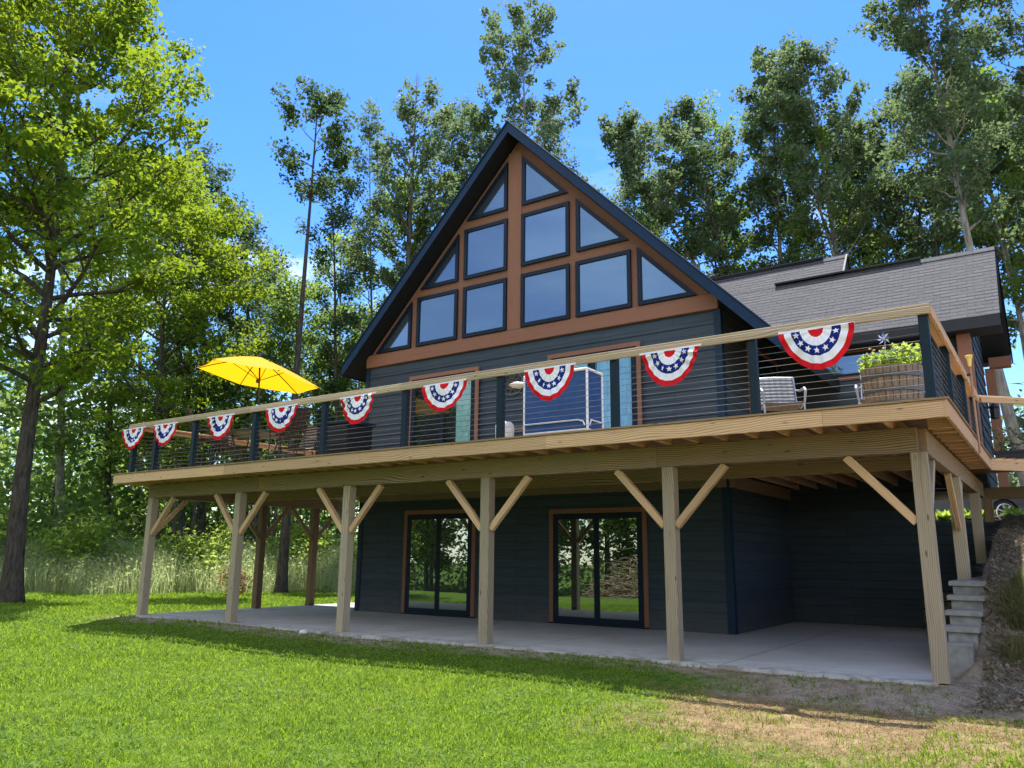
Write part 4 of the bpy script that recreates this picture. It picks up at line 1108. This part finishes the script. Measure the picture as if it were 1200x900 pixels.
# ------------------------------------------------------------------ trees
def tree(name, label, base, topo, seed, leaf, bark_, tr=.2, cb=.35, cr=3.0, nl=26, nleaf=9000, lsize=.2, prof='oval', sig=.5, flat=.7, bare=0, group=None, crook=.25, up=.7, vis=None, subn=4, bow=0.0):
    """trunk from base to the crown top; limbs, twigs, and leaf clumps spread along them"""
    r_ = random.Random(seed); rg = np.random.default_rng(seed)
    bz = float(ground_z(base[0], base[1])) - .15
    b = V((base[0], base[1], bz)); tp_ = V(topo)
    t = thing(name, b, label, 'tree', group)
    Hh = (tp_-b).length
    side = (tp_-b).cross(V((0,0,1))); side = side.normalized() if side.length > .1 else V((1,0,0))
    def trunk(u):
        p = b.lerp(tp_, u)
        p += V((math.sin(u*5+seed)*crook, math.cos(u*4.1+seed*2)*crook, 0))*u*(1.15-u)
        p.z += bow*math.sin(PI*u)
        return p
    def trad(u): return tr*(1-.93*u**.85) + (.35*tr*max(0, 1-u*14)**2)
    mb = MB()
    us = [i/16 for i in range(17)]; us = [0,.015,.03]+us[1:]
    mb.tube([trunk(u) for u in us], [trad(u) for u in us], 9)
    cl = []                                      # clump centres and weights
    for i in range(nl):
        u = cb + (.97-cb)*((i+.5)/nl)**.9 + r_.uniform(-.015,.015)
        f = (u-cb)/(1-cb)
        if prof == 'oval': k = math.sin(PI*(.12+.86*f))**.7
        elif prof == 'cone': k = 1.0-.85*f
        else: k = .35+.75*f if f < .72 else 1.05-(f-.72)*2.4
        L = cr*max(k,.15)*r_.uniform(.65,1.1)
        az = i*2.399+r_.uniform(-.5,.5)
        el = r_.uniform(.25,.75)*up + (.5*f)
        d = V((math.cos(az)*math.cos(el), math.sin(az)*math.cos(el), math.sin(el)))
        p0 = trunk(u); pts = [p0]
        for s in range(1,5):
            q_ = s/4; p = p0 + d*L*q_; p.z += .10*L*q_*q_; p += V((r_.uniform(-1,1),r_.uniform(-1,1),r_.uniform(-.5,.5)))*.05*L
            pts.append(p)
        rl_ = min(trad(u)*.6, .05+.012*L)
        mb.tube(pts, [rl_*(1-.21*s) for s in range(5)], 5, cap=False)
        leafless = f > 1-bare
        for s in range(subn):
            q_ = .35+.6*s/subn+r_.uniform(-.05,.05); p = pts[min(int(q_*4),3)].lerp(pts[min(int(q_*4)+1,4)], q_*4 % 1)
            a2 = az + r_.choice([-1,1])*r_.uniform(.5,1.2); e2 = el+r_.uniform(-.5,.5)
            d2 = V((math.cos(a2)*math.cos(e2), math.sin(a2)*math.cos(e2), math.sin(e2)))
            l2 = L*r_.uniform(.28,.5)
            mb.tube([p, p+d2*l2*.5+V((0,0,.03*l2)), p+d2*l2], [rl_*.4, rl_*.28, .006], 4, cap=False)
            if not leafless: cl.append((p+d2*l2, l2)); cl.append((p+d2*l2*.6, l2*.7))
        if not leafless:
            cl.append((pts[4], L*.5)); cl.append((pts[3], L*.4))
    if not bare: cl.append((trunk(.99), cr*.3))
    mb.build('trunk', bark_, t, smooth=True)
    wt = np.array([max(.15, c[1]) for c in cl]); 
    wt = wt*rg.uniform(.2,1.8,len(wt))           # dense and thin clumps
    wt /= wt.sum()
    pick = rg.choice(len(cl), nleaf, p=wt)
    cen = np.array([tuple(c[0]) for c in cl])[pick]
    sg = sig*rg.uniform(.6,1.25,len(cl))[pick][:,None]
    off = rg.normal(size=(nleaf,3)); off *= (np.abs(rg.normal(size=(nleaf,1)))*.35+.55)
    off[:,2] *= flat
    off *= np.minimum(1, 1.25/(np.linalg.norm(off, axis=1, keepdims=True)+1e-6))
    cs = cen + off*sg
    leaf_obj('crown', cs, lsize, leaf, t, seed+1, origin=tuple(b), up=.35, droop=.35)
    return t

gF = 'forest trees behind the meadow'
def away(b, t, k, r):
    f = lambda p, c: c+(p-c)*k
    return (f(b[0],CAM.x), f(b[1],CAM.y)), (f(t[0],CAM.x), f(t[1],CAM.y), CAM.z+(t[2]-CAM.z)*k), r*k
tree('maple_tree', 'large bright green maple with a thick dark trunk at the lawn edge', (-23.4,1.1), (-24.2,.6,19.6), 5, M['maple'], M['bark'], .29, .28, 5.3, 52, 50000, .165, 'oval', .52, .42, group=None, crook=.5, subn=5)
tree('maple_tree', 'bright green maple crown cut off by the frame edge behind the large trunk', (-27.8,.2), (-28.6,-1.0,20.6), 9, M['maple'], M['bark'], .24, .30, 4.6, 34, 20000, .18, 'oval', .55, .45, crook=.4)
tree('maple_tree', 'yellow green maple standing behind the large trunk, its crown sloping to the umbrella', (-32.5,10.9), (-33.0,9.9,19.2), 14, M['maple'], M['greybark'], .24, .25, 5.0, 38, 30000, .19, 'oval', .56, .45)
FT = [((-31.0,6.1),(-31.9,4.2,20.1),.22,3.4,'oak','palebark','pale trunked forest tree just beside the large maple trunk'),
      ((-33.7,9.5),(-34.6,7.7,20.2),.2,3.4,'oak','greybark','tall forest tree in the gap between the maple and the deck corner'),
      ((-36.5,12.6),(-37.5,10.9,21.4),.2,3.6,'darkleaf','greybark','deep green forest tree far behind the meadow, topped by sunlit maple leaves'),
      ((-28.4,9.6),(-28.8,8.6,17.6),.17,3.0,'oak','greybark','slim forest tree with dark bare trunk beyond the umbrella-side maple'),
      ((-29.2,11.1),(-30.0,9.8,19.6),.24,3.4,'darkleaf','greybark','dark rounded forest tree rising above the yellow green maple'),
      ((-29.7,13.7),(-30.5,12.7,17.8),.24,3.2,'darkleaf','greybark','dark forest tree next to the thin lone tall tree'),
      ((-26.0,13.2),(-26.2,12.6,13.2),.15,3.2,'oak','greybark','mid height leafy tree directly behind the yellow umbrella'),
      ((-24.4,15.2),(-24.6,15.0,12.0),.14,3.2,'oak','palebark','young leafy tree between the umbrella and the house eave'),
      ((-29.2,19.0),(-29.8,18.3,18.6),.2,3.4,'brightleaf','palebark','light green tree behind the thin tall tree'),
      ((-34.0,17.5),(-34.3,17.3,17.5),.2,3.6,'oak','greybark','forest tree deep behind the deck posts'),
      ((-40.0,17.5),(-40.3,17.3,20.5),.2,4.0,'darkleaf','greybark','farthest dark forest tree behind the maple trunk')]
for i, (b_, t_2, tr_, cr_, lf, bk, lab) in enumerate(FT):
    b_, t_2, tr_ = away(b_, t_2, 1.22, tr_)
    tree('forest_tree', lab, b_, t_2, 40+i*3, M[lf], M[bk], tr_, .24, cr_, 32, 14000, .18, 'oval', .50, .6, group=gF)
tree('slender_tree', 'lone tall thin tree with a bare dark trunk and small ragged crown', (-22.6,9.9), (-22.55,9.95,20.4), 77, M['darkleaf'], M['bark'], .21, .74, 1.9, 12, 4400, .16, 'oval', .36, .8, crook=.3)
gB = 'tall trees rising behind the roofs'
BT_ = [((-23.0,16.7),(-23.1,16.6,24.2),.24,2.9,'aspen','greybark',.30,.10,'tall leafy tree with dead bare twigs at its top, beside the roof eave',12000,32),
       ((-24.6,18.6),(-25.0,18.2,19.5),.18,2.5,'oak','greybark',.30,0,'shorter tree before the dead topped one, by the roof eave',9000,24),
       ((-19.8,21.6),(-20.0,21.5,31.0),.22,4.1,'aspen','palebark',.50,0,'tallest airy tree rising straight up behind the roof peak',11500,26),
       ((-22.6,22.0),(-22.9,21.8,24.6),.2,3.0,'aspen','greybark',.35,0,'full tree in the gap behind the steep roof slope and the tallest tree',9500,26),
       ((-20.3,26.1),(-20.2,26.2,23.8),.2,2.0,'oak','greybark',.5,0,'small green crown just peeping beside the roof peak',5000,16),
       ((-7.2,25.0),(-14.6,22.3,22.4),.20,3.0,'aspen','palebark',.50,0,'strongly leaning tree with arching trunk over the gable roof slope',9500,22),
       ((-8.0,26.9),(-13.0,25.2,25.2),.17,2.5,'aspen','palebark',.55,0,'leaning tree with small high crown above the arching tree',6000,18),
       ((-8.7,26.7),(-8.1,26.9,26.8),.22,3.0,'aspen','palebark',.42,0,'straight tall tree rising above the main roof valley',11000,28),
       ((-4.5,25.6),(-6.4,25.2,26.0),.24,3.3,'aspen','palebark',.42,0,'forked pale tree leaning over the ridge of the shingled roof',12000,30),
       ((.7,17.6),(-.9,17.2,21.6),.22,2.9,'aspen','palebark',.50,0,'near tall tree with pale trunk leaning in from the roof end',12000,30),
       ((-1.6,27.9),(.4,28.0,23.6),.22,3.2,'aspen','greybark',.38,0,'dense tree standing behind the shingled roof end',11000,28),
       ((.9,21.0),(2.4,21.0,23.4),.2,2.6,'aspen','palebark',.45,0,'straight tree at the frame edge beyond the wing roof',8000,22),
       ((-13.5,31.5),(-12.6,31.8,22.6),.2,3.4,'oak','greybark',.30,0,'broad green tree low behind the gable roof slope',9500,24),
       ((-6.8,31.3),(-5.2,31.6,23.6),.2,3.4,'aspen','greybark',.28,0,'bushy tree filling the gap behind the straight tall tree',9500,24),
       ((-3.8,33.8),(-2.2,33.9,21.8),.2,3.4,'darkleaf','greybark',.25,0,'dark shaded tree deep behind the shingled ridge',9000,24),
       ((-18.1,31.8),(-17.5,32.0,21.6),.2,3.2,'oak','greybark',.30,0,'light tree low behind the gable, below the arching trunk',8500,22),
       ((-5.3,29.5),(-3.4,29.8,24.6),.18,2.8,'aspen','palebark',.40,0,'thin pale tree crossing behind the forked tree',7500,22),
       ((3.5,25.0),(3.8,25.2,20.0),.2,3.2,'darkleaf','greybark',.20,0,'dark tree beyond the landing at the frame edge',9000,24)]
for i, (b_, t_2, tr_, cr_, lf, bk, cb_, br_, lab, nlf, nl_) in enumerate(BT_):
    t_2 = (t_2[0], t_2[1], t_2[2]+{0: .9, 1: .6, 2: -.5, 3: .5}.get(i, -1.1))
    tree('tall_tree', lab, b_, t_2, 110+i*7, M[lf], M[bk], tr_, cb_, cr_, int(nl_*1.25), int(nlf*1.15*(1.35 if i in (9,11) else 1)), .175*math.hypot(b_[0]-CAM.x, b_[1]-CAM.y)/36, 'fan' if i % 2 else 'oval', .31, .85, bare=br_, group=gB, crook=.45, up=1.1, bow=1.6 if i in (5,6) else .0)

# the screen of thinner trees between them
XT = [
      ('behind the gable roof slope, first beyond the peak', (-16.2,21.5), (-16.0,21.6,20.0), 0.25),
      ('low over the gable slope beside the arching trunk', (-16.9,25.7), (-16.5,25.9,22.6), 0.22),
      ('over the gable slope between two leaning trunks', (-14.3,23.6), (-13.9,23.8,19.5), 0.25),
      ('over the lower gable slope', (-14.8,28.8), (-14.1,29.1,23.4), 0.25),
      ('above the roof valley', (-11.2,23.8), (-10.5,24.1,20.7), 0.3),
      ('with thin stems above the main roof valley', (-11.5,27.9), (-10.4,28.3,25.6), 0.35),
      ('rising just behind the straight tall tree', (-10.7,30.3), (-9.3,30.7,27.5), 0.3),
      ('next to the forked tree over the ridge', (-8.5,28.8), (-6.9,29.2,25.9), 0.3),
      ('over the shingled ridge end of the upper roof', (-6.4,25.2), (-4.9,25.5,22.5), 0.3),
      ('over the middle of the shingled ridge', (-6.3,30.3), (-4.5,30.6,23.9), 0.25),
      ('with dense crown over the shingled ridge', (-4.5,26.6), (-2.7,26.8,23.0), 0.3),
      ('beside the near pale trunk', (-3.5,29.8), (-1.3,30.0,25.4), 0.3),
      ('behind the near pale trunk', (-2.1,25.9), (-0.1,26.0,22.1), 0.3),
      ('over the roof end rake', (-1.4,30.0), (0.8,30.0,22.9), 0.25),
      ('at the frame edge over the roof end', (-0.3,26.0), (1.9,26.0,22.3), 0.25),
      ('near the roof eave, with a low wide crown', (-27.4,18.0), (-28.0,17.3,20.2), 0.2),
      ('just before the dead topped tree', (-27.1,19.6), (-27.9,18.9,25.5), 0.3),
      ('between the dead topped tree and the roof slope', (-24.1,21.0), (-24.6,20.6,24.7), 0.3),
      ('rising over the steep roof slope', (-24.5,24.4), (-24.9,24.2,26.9), 0.35),
      ('peeping over the roof slope near the peak', (-21.8,27.5), (-21.7,27.6,27.5), 0.4),
]
rx = random.Random(4)
for i, (lab, b_, t_2, cb_) in enumerate(XT):
    lf = rx.choice(['aspen','aspen','oak','darkleaf'])
    t_2 = (t_2[0]+rx.uniform(-2.6,1.4), t_2[1], t_2[2]+(1.3 if i > 14 else 0))
    if i < 15: b_ = (b_[0]+rx.uniform(.3,3.6), b_[1])
    tree('tall_tree', 'thin airy tree '+lab, b_, t_2, 400+i*5, M[lf], M[rx.choice(['palebark','greybark'])], rx.uniform(.13,.19), cb_+.08, rx.uniform(2.2,3.0), 28, 7600, .155, rx.choice(['oval','fan','oval']), .36, .8, group=gB, crook=.6, up=1.0, subn=4)

# shrubs at the forest edge, understory as one mass
def clumps(n, boxlo, boxhi, sig, nleaf, seed, zfun=None, hmax=3.0):
    rg = np.random.default_rng(seed)
    c = rg.uniform(boxlo, boxhi, (n,2))
    z = ground_z(c[:,0], c[:,1]) + rg.random(n)**1.3*hmax
    cen = np.column_stack([c, z]); s = sig*rg.uniform(.5,1.3,n)
    pick = rg.choice(n, nleaf, p=(s**2)/(s**2).sum())
    off = rg.normal(size=(nleaf,3))*s[pick][:,None]; off[:,2] *= .75
    p = cen[pick]+off
    gz = ground_z(p[:,0], p[:,1]); p[:,2] = np.maximum(p[:,2], gz+.05)
    return p
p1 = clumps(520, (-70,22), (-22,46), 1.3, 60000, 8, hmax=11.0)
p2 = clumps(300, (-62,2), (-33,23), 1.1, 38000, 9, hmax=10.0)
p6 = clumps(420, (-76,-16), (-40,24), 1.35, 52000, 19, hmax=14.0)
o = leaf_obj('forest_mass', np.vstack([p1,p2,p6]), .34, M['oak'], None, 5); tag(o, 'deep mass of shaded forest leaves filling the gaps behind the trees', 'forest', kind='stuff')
p3 = clumps(300, (-20,36), (30,60), 1.4, 22000, 12, hmax=6.5)
p4 = clumps(60, (1.2,13), (12,26), .9, 9000, 13, hmax=4.5)
p5 = clumps(620, (-80,-44), (14,-33), 1.7, 56000, 14, hmax=14.0)
p5 = p5[p5[:,1] < -33.2]
o = leaf_obj('thicket', np.vstack([p3,p4,p5]), .42, M['aspen'], None, 6); tag(o, 'thicket of green leaves beyond the driveway and behind the roofs', 'thicket', kind='stuff')
# thin background stems in the forest
mb = MB(); r_ = random.Random(31)
for k in range(70):
    x, y = r_.uniform(-62,-27), r_.uniform(8,34)
    if y < 5+(-x-27)*.3: continue
    z = float(ground_z(x,y)); hh = r_.uniform(5,8); dx, dy = r_.uniform(-.6,.6), r_.uniform(-.6,.6)
    mb.tube([(x,y,z-.2),(x+dx*.4,y+dy*.5,z+hh*.5),(x+dx,y+dy,z+hh)], [r_.uniform(.07,.14),.07,.03], 6)
tag(mb.build('forest_stems', M['greybark'], None, smooth=True), 'many thin grey stems standing deep in the shaded forest', 'stems', kind='stuff')

# meadow of tall grass and goldenrod at the lawn's far edge
def edge_y(x): return np.interp(x, [-60,-38,-33.5,-30.5,-26.5,-23.5,-20.5,-17.5], [28,25,13.5,7.0,3.2,7.5,10.5,13.0])
rg = np.random.default_rng(17)
n = 90000
u = rg.random(n); 
# edge polyline from the maple towards the back of the house
ex = np.array([-40,-34,-29.5,-26.4,-24.6,-22.8,-21.0,-18.5,-15.5,-13.4]); ey = np.array([-6,-2.5,1.2,4.2,7.4,10.2,12.2,13.4,14.0,14.2])
seg = np.cumsum(np.r_[0, np.hypot(np.diff(ex), np.diff(ey))]); s_ = rg.random(n)*seg[-1]
bxp = np.interp(s_, seg, ex); byp = np.interp(s_, seg, ey)
tx = np.interp(s_+.3, seg, ex)-np.interp(s_-.3, seg, ex); ty = np.interp(s_+.3, seg, ey)-np.interp(s_-.3, seg, ey)
L_ = np.hypot(tx, ty)+1e-6; nxx, nyy = -ty/L_, tx/L_
dep = rg.random(n)**.8*9.0 + .5*np.sin(s_*1.3)+.3*np.sin(s_*3.1)
mx_ = bxp+nxx*dep; my_ = byp+nyy*dep
def blades(x, y, h, wdt, rng, lean=.35):
    n = len(x); z = ground_z(x, y)-.02
    a = rng.random(n)*2*PI; l = np.abs(rng.normal(size=n))*lean*h; la = rng.random(n)*2*PI
    p = np.stack([x,y,z],-1)
    sd_ = np.stack([np.cos(a),np.sin(a),np.zeros(n)],-1)*(wdt/2)[:,None]
    mid = p + np.stack([np.cos(la)*l*.35, np.sin(la)*l*.35, h*.6],-1)
    tip = p + np.stack([np.cos(la)*l, np.sin(la)*l, h],-1)
    v = np.stack([p-sd_, p+sd_, mid+sd_*.75, mid-sd_*.75, tip], 1).reshape(-1,3)
    b = np.arange(n)*5
    q = np.concatenate([np.stack([b,b+1,b+2,b+3],-1), np.stack([b+3,b+2,b+4,b+4],-1)])
    t = np.concatenate([np.stack([b,b+1,b+2],-1), np.stack([b,b+2,b+3],-1), np.stack([b+3,b+2,b+4],-1)])
    return v, t
patch = .55+.45*np.sin(mx_*.8+my_*.5)*np.sin(my_*.9-mx_*.3)
hm = (.6+.8*rg.random(n))*(.75+.45*patch)*np.clip(.55+dep*.28,.45,1.35)
v, t = blades(mx_, my_, hm, .010+.016*rg.random(n), rg, .30)
mo = mesh_np('meadow_grass', v, t, M['meadow'], None, tri=True); tag(mo, 'tall pale meadow grass and weeds along the forest edge', 'meadow grass', kind='stuff')
k = 90000
zz = ground_z(mx_[:k], my_[:k]) + hm[:k]*(1.02-.55*rg.random(k)**1.6)
cs = np.stack([mx_[:k]+rg.normal(size=k)*.06, my_[:k]+rg.normal(size=k)*.06, zz],-1)
o = leaf_obj('meadow_weeds', cs, .095, M['meadowleaf'], None, 8); tag(o, 'leafy goldenrod weeds mixed through the tall meadow grass', 'weeds', kind='stuff')
def bush(name, label, c, r, h, n, mat, seed, group=None, ls=.12):
    rg = np.random.default_rng(seed); z0 = float(ground_z(*c))
    t = thing(name, (c[0],c[1],z0), label, 'bush', group)
    m = 26; cc = rg.normal(size=(m,3))*.5*np.array([r,r,h*.38])+np.array([c[0],c[1],z0+h*.55])
    pick = rg.integers(0,m,n); p = cc[pick]+rg.normal(size=(n,3))*r*.22; p[:,2] = np.maximum(p[:,2], z0+.05)
    leaf_obj('foliage', p, ls, mat, t, seed, origin=(c[0],c[1],z0))
    mb = MB()
    for i in range(10): mb.tube([(c[0],c[1],z0-.05), tuple((np.array([c[0],c[1],z0])+cc[i])/2), tuple(cc[i])], [.02,.012,.005], 4)
    mb.build('stem', M['stick'], t)
    return t
gS = 'sapling bushes at the meadow back'
for i, (cx_, cy2, r, h, lab) in enumerate([(-29.5,6.0,1.3,2.6,'sumac bush behind the meadow beside the maple trunk'),(-27.3,9.6,1.2,2.4,'sumac bush seen between the maple and the first deck post'),
                                    (-25.2,12.8,1.3,2.7,'sumac bush seen between the first two front deck posts'),(-22.9,15.5,1.3,2.6,'sumac bush seen behind the dark rear deck posts'),(-32.5,3.5,1.4,2.8,'sumac bush at the far frame edge of the meadow')]):
    bush('sumac_bush', lab, (cx_,cy2), r, h, 2600, M['brightleaf'], 60+i, gS, .17)
bush('dry_bush', 'small dry tan bush at the meadow edge near the corner deck post', (-22.4,7.7), .6, .9, 900, M['straw'], 70, None, .1)

# hostas in the sun on top of the bank
gH = 'sunlit hostas on the bank'
for i, (hx, hy, s, lab) in enumerate([(-1.55,11.9,1.0,'bright hosta clump next to the corner post'),(-1.05,12.2,.9,'bright hosta clump between the corner post and second side post'),(-.62,12.0,.85,'bright hosta clump directly behind the second side post'),
                          (-.25,12.1,.8,'bright hosta clump between the second and third side posts'),(.35,11.6,.8,'bright hosta clump in front of the car wheel'),(.9,12.2,.85,'bright hosta clump at the frame edge below the landing')]):
    rg = np.random.default_rng(200+i); z0 = float(ground_z(hx,hy)); nb = 110
    a = rg.random(nb)*2*PI; el = rg.uniform(.3,1.2,nb); L = s*rg.uniform(.3,.55,nb)
    p0 = np.tile([hx,hy,z0],(nb,1)); d = np.stack([np.cos(a)*np.cos(el), np.sin(a)*np.cos(el), np.sin(el)],-1)
    sd2 = np.stack([-np.sin(a), np.cos(a), np.zeros(nb)],-1)*.05*s
    mid = p0+d*L[:,None]*.6; tip = p0+d*L[:,None]; tip[:,2] -= .12*s*np.cos(el)
    v = np.stack([p0, mid-sd2, tip, mid+sd2],1).reshape(-1,3)
    o = mesh_np('hosta', v, np.arange(4*nb).reshape(nb,4), M['brightleaf'], None, origin=(hx,hy,z0)); tag(o, lab, 'plant', gH)

# ------------------------------------------------------------------ lawn, straw, weeds on the bank
rg = np.random.default_rng(23)
def polar(n, d0, d1, a0, a1, pw):
    d = d0*(d1/d0)**(rg.random(n)**pw); a = rg.uniform(a0, a1, n)
    return CAM.x + d*np.sin(a), CAM.y + d*np.cos(a), d
# bearing measured clockwise from +Y: the view centre lies at -0.603 rad
n = 480000
x, y, d = polar(n, 2.6, 34, -.603-.66, -.603+.68, .85)
def worn(x, y):
    nz_ = .5+.25*np.sin(x*1.7+y*.9)+.2*np.sin(x*3.9-y*2.7+2)+.12*np.sin(x*8.1+y*6.3)
    wx = np.clip((x+3.9)/3.2,0,1)+(nz_-.5)*.9
    wy = np.clip((y+3.9)/1.2+(nz_-.5)*.9, 0, 1)
    return np.clip((wx-.35)/.3,0,1)*wy
keep = (y < -.14) | (x < -15.6)
keep &= ~((y > 1.0) & (x > -13))
w_ = worn(x, y); keep &= rg.random(n) > w_*np.where(np.sin(x*3.1+y*1.7)*np.sin(y*4.3-x) > .1, .80, .985)
strip = (y > -.75) & (x > -15.8) & (y < 1)
keep &= ~(strip & (rg.random(n) < .55+.35*np.sin(x*2.1)))
keep &= (x < .9)
x, y, d = x[keep], y[keep], d[keep]
cl_ = 1.0+.14*np.sin(x*2.3+1.2*np.sin(y*1.9))*np.sin(y*2.9+.7*x)+.12*np.sin(x*7.1+2*np.sin(y*3.3))*np.sin(y*6.2-x*1.7+1)
h = (.022+.040*rg.random(len(x)))*cl_*(1+.025*d)
v, t = blades(x, y, h, (.0035+.0010*d)*(.7+.6*rg.random(len(x))), rg, .75)
o = mesh_np('lawn_grass', v, t, M['grass'], None, tri=True); tag(o, 'short sunlit green lawn grass covering the yard', 'grass', kind='stuff')
# broadleaf weeds and clover in the lawn
n = 26000; x, y, d = polar(n, 2.8, 20, -.603-.66, -.603+.68, 1.0)
pt_ = np.sin(x*1.1+2*np.sin(y*.7))*np.sin(y*1.3+x*.4)
keep = (pt_ > .25) & (y < -.9) & (worn(x,y) < .3)
x, y, d = x[keep], y[keep], d[keep]
cs = np.stack([x, y, ground_z(x,y)+.015+.05*rg.random(len(x))],-1)
clv = leaf_mat('clover_leaves', [(.05,.12,.02),(.09,.17,.03),(.14,.21,.05)], (.32,.48,.05), .4)
o = leaf_obj('clover', cs, .020+.0022*d, clv, None, 33, up=1.0); tag(o, 'patches of clover leaves among the lawn grass', 'clover', kind='stuff')
# straw lying on the worn soil
n = 170000
x = rg.uniform(-5.5,1.6,n); y = rg.uniform(-4.8,.9,n)
keep = (rg.random(n) < np.clip(worn(x,y)+.03,0,1)*np.where(y < -1.3, 1.0, .45)*(.35+.65*(np.sin(x*5+2*np.sin(y*4))*np.sin(y*7-x*2) > -.35))) & ((y < -.14) | (x > .05))
x, y = x[keep], y[keep]; n = len(x)
v, t = blades(x, y, .014+.045*rg.random(n)**2, .004+.006*rg.random(n), rg, 2.2)
o = mesh_np('dry_straw', v, t, M['straw'], None, tri=True); tag(o, 'dry tan straw scattered over the worn soil', 'straw', kind='stuff')
# dead weeds over the shaded bank
n = 52000
x = .36+rg.random(n)*2.2; y = -.9+rg.random(n)*9.6
v, t = blades(x, y, .02+.09*rg.random(n)**2, .006+.012*rg.random(n), rg, 3.2)
o = mesh_np('bank_weeds', v, t, M['weeds'], None, tri=True); tag(o, 'matted dead weeds covering the shaded bank', 'weeds', kind='stuff')
n = 9000
x = .36+rg.random(n)**1.3*2.0; y = -1.2+rg.random(n)*9.6
lit = leaf_mat('dry_leaf_litter', [(.10,.065,.04),(.20,.14,.085),(.33,.26,.17),(.14,.12,.07)], (.3,.2,.1), .2)
o = leaf_obj('leaf_litter', np.stack([x,y,ground_z(x,y)+.02+.03*rg.random(n)],-1), .042, lit, None, 55, up=.8); tag(o, 'dry brown leaf litter strewn over the bank', 'leaf litter', kind='stuff')
n = 3400
ck = rg.integers(0,26,n); ccx = .62+.75*rg.random(26)**1.4; ccy = .75+1.5*rg.random(26)
gx = np.maximum(ccx[ck]+.06*rg.normal(size=n), .40); gy = ccy[ck]+.06*rg.normal(size=n)
v, t = blades(gx, gy, .10+.22*rg.random(n), .006+.005*rg.random(n), rg, .9)
M['tuft'] = leaf_mat('olive_tuft_blades', [(.05,.075,.018),(.10,.115,.035),(.19,.165,.07),(.28,.22,.11)], (.30,.30,.10), .4)
o = mesh_np('grass_tuft', v, t, M['tuft'], None, tri=True); tag(o, 'tall loose grass tuft growing against the stepped block wall', 'grass', kind='stuff')

# ------------------------------------------------------------------ what the glass doors reflect: brush heap and trees across the yard
bp = thing('brush_pile', (-15.6,-19.5,float(ground_z(-15.6,-19.5))), 'heap of bare tangled branches across the yard, mirrored in a patio door', 'brush pile')
mb = MB(); r_ = random.Random(9); gz0 = float(ground_z(-15.6,-19.5))
for k in range(800):
    a = r_.random()*2*PI; rr = 3.9*math.sqrt(r_.random()); hh = 4.0*(1-rr/4.2)*r_.random()
    c = V((-15.6+rr*math.cos(a), -19.5+.7*rr*math.sin(a), gz0+hh+.05)); ang = r_.random()*PI; L = r_.uniform(.7,2.4)
    d_ = V((math.cos(ang),math.sin(ang),r_.uniform(-.35,.35)))*L*.5
    mb.tube([c-d_, c+V((0,0,.12*r_.random())), c+d_], [.012,r_.uniform(.015,.045),.01], 5)
mb.build('branches', M['stick'], bp)
gR = 'trees across the yard mirrored in the patio doors'
proto = None
spots = [(-20,-27,1.0),(-24,-30,1.1),(-28.5,-28,.95),(-16,-30,1.0),(-33,-31,1.15),(-38,-28,1.0),(-43,-31,1.1),(-26,-25,.8),(-12,-33,1.0),(-48,-27,1.1),(-35,-25,.8),(-20.5,-33,1.15)]
proto = tree('yard_tree', 'leafy tree in the row across the yard, mirrored in the patio doors', (-20,-27), (-20.2,-27.0,14.5), 300, M['oak'], M['greybark'], .2, .12, 3.4, 22, 9000, .30, 'oval', .7, .7, group=gR)
for i, (x, y, s) in enumerate(spots[1:]):
    r = proto.copy(); COL.objects.link(r); r.matrix_basis = Matrix.Translation((x,y,float(ground_z(x,y))-.1)) @ Matrix.Rotation(i*1.3,4,'Z') @ Matrix.Scale(s,4)
    for ch in list(proto.children):
        c = ch.copy(); COL.objects.link(c); c.parent = r
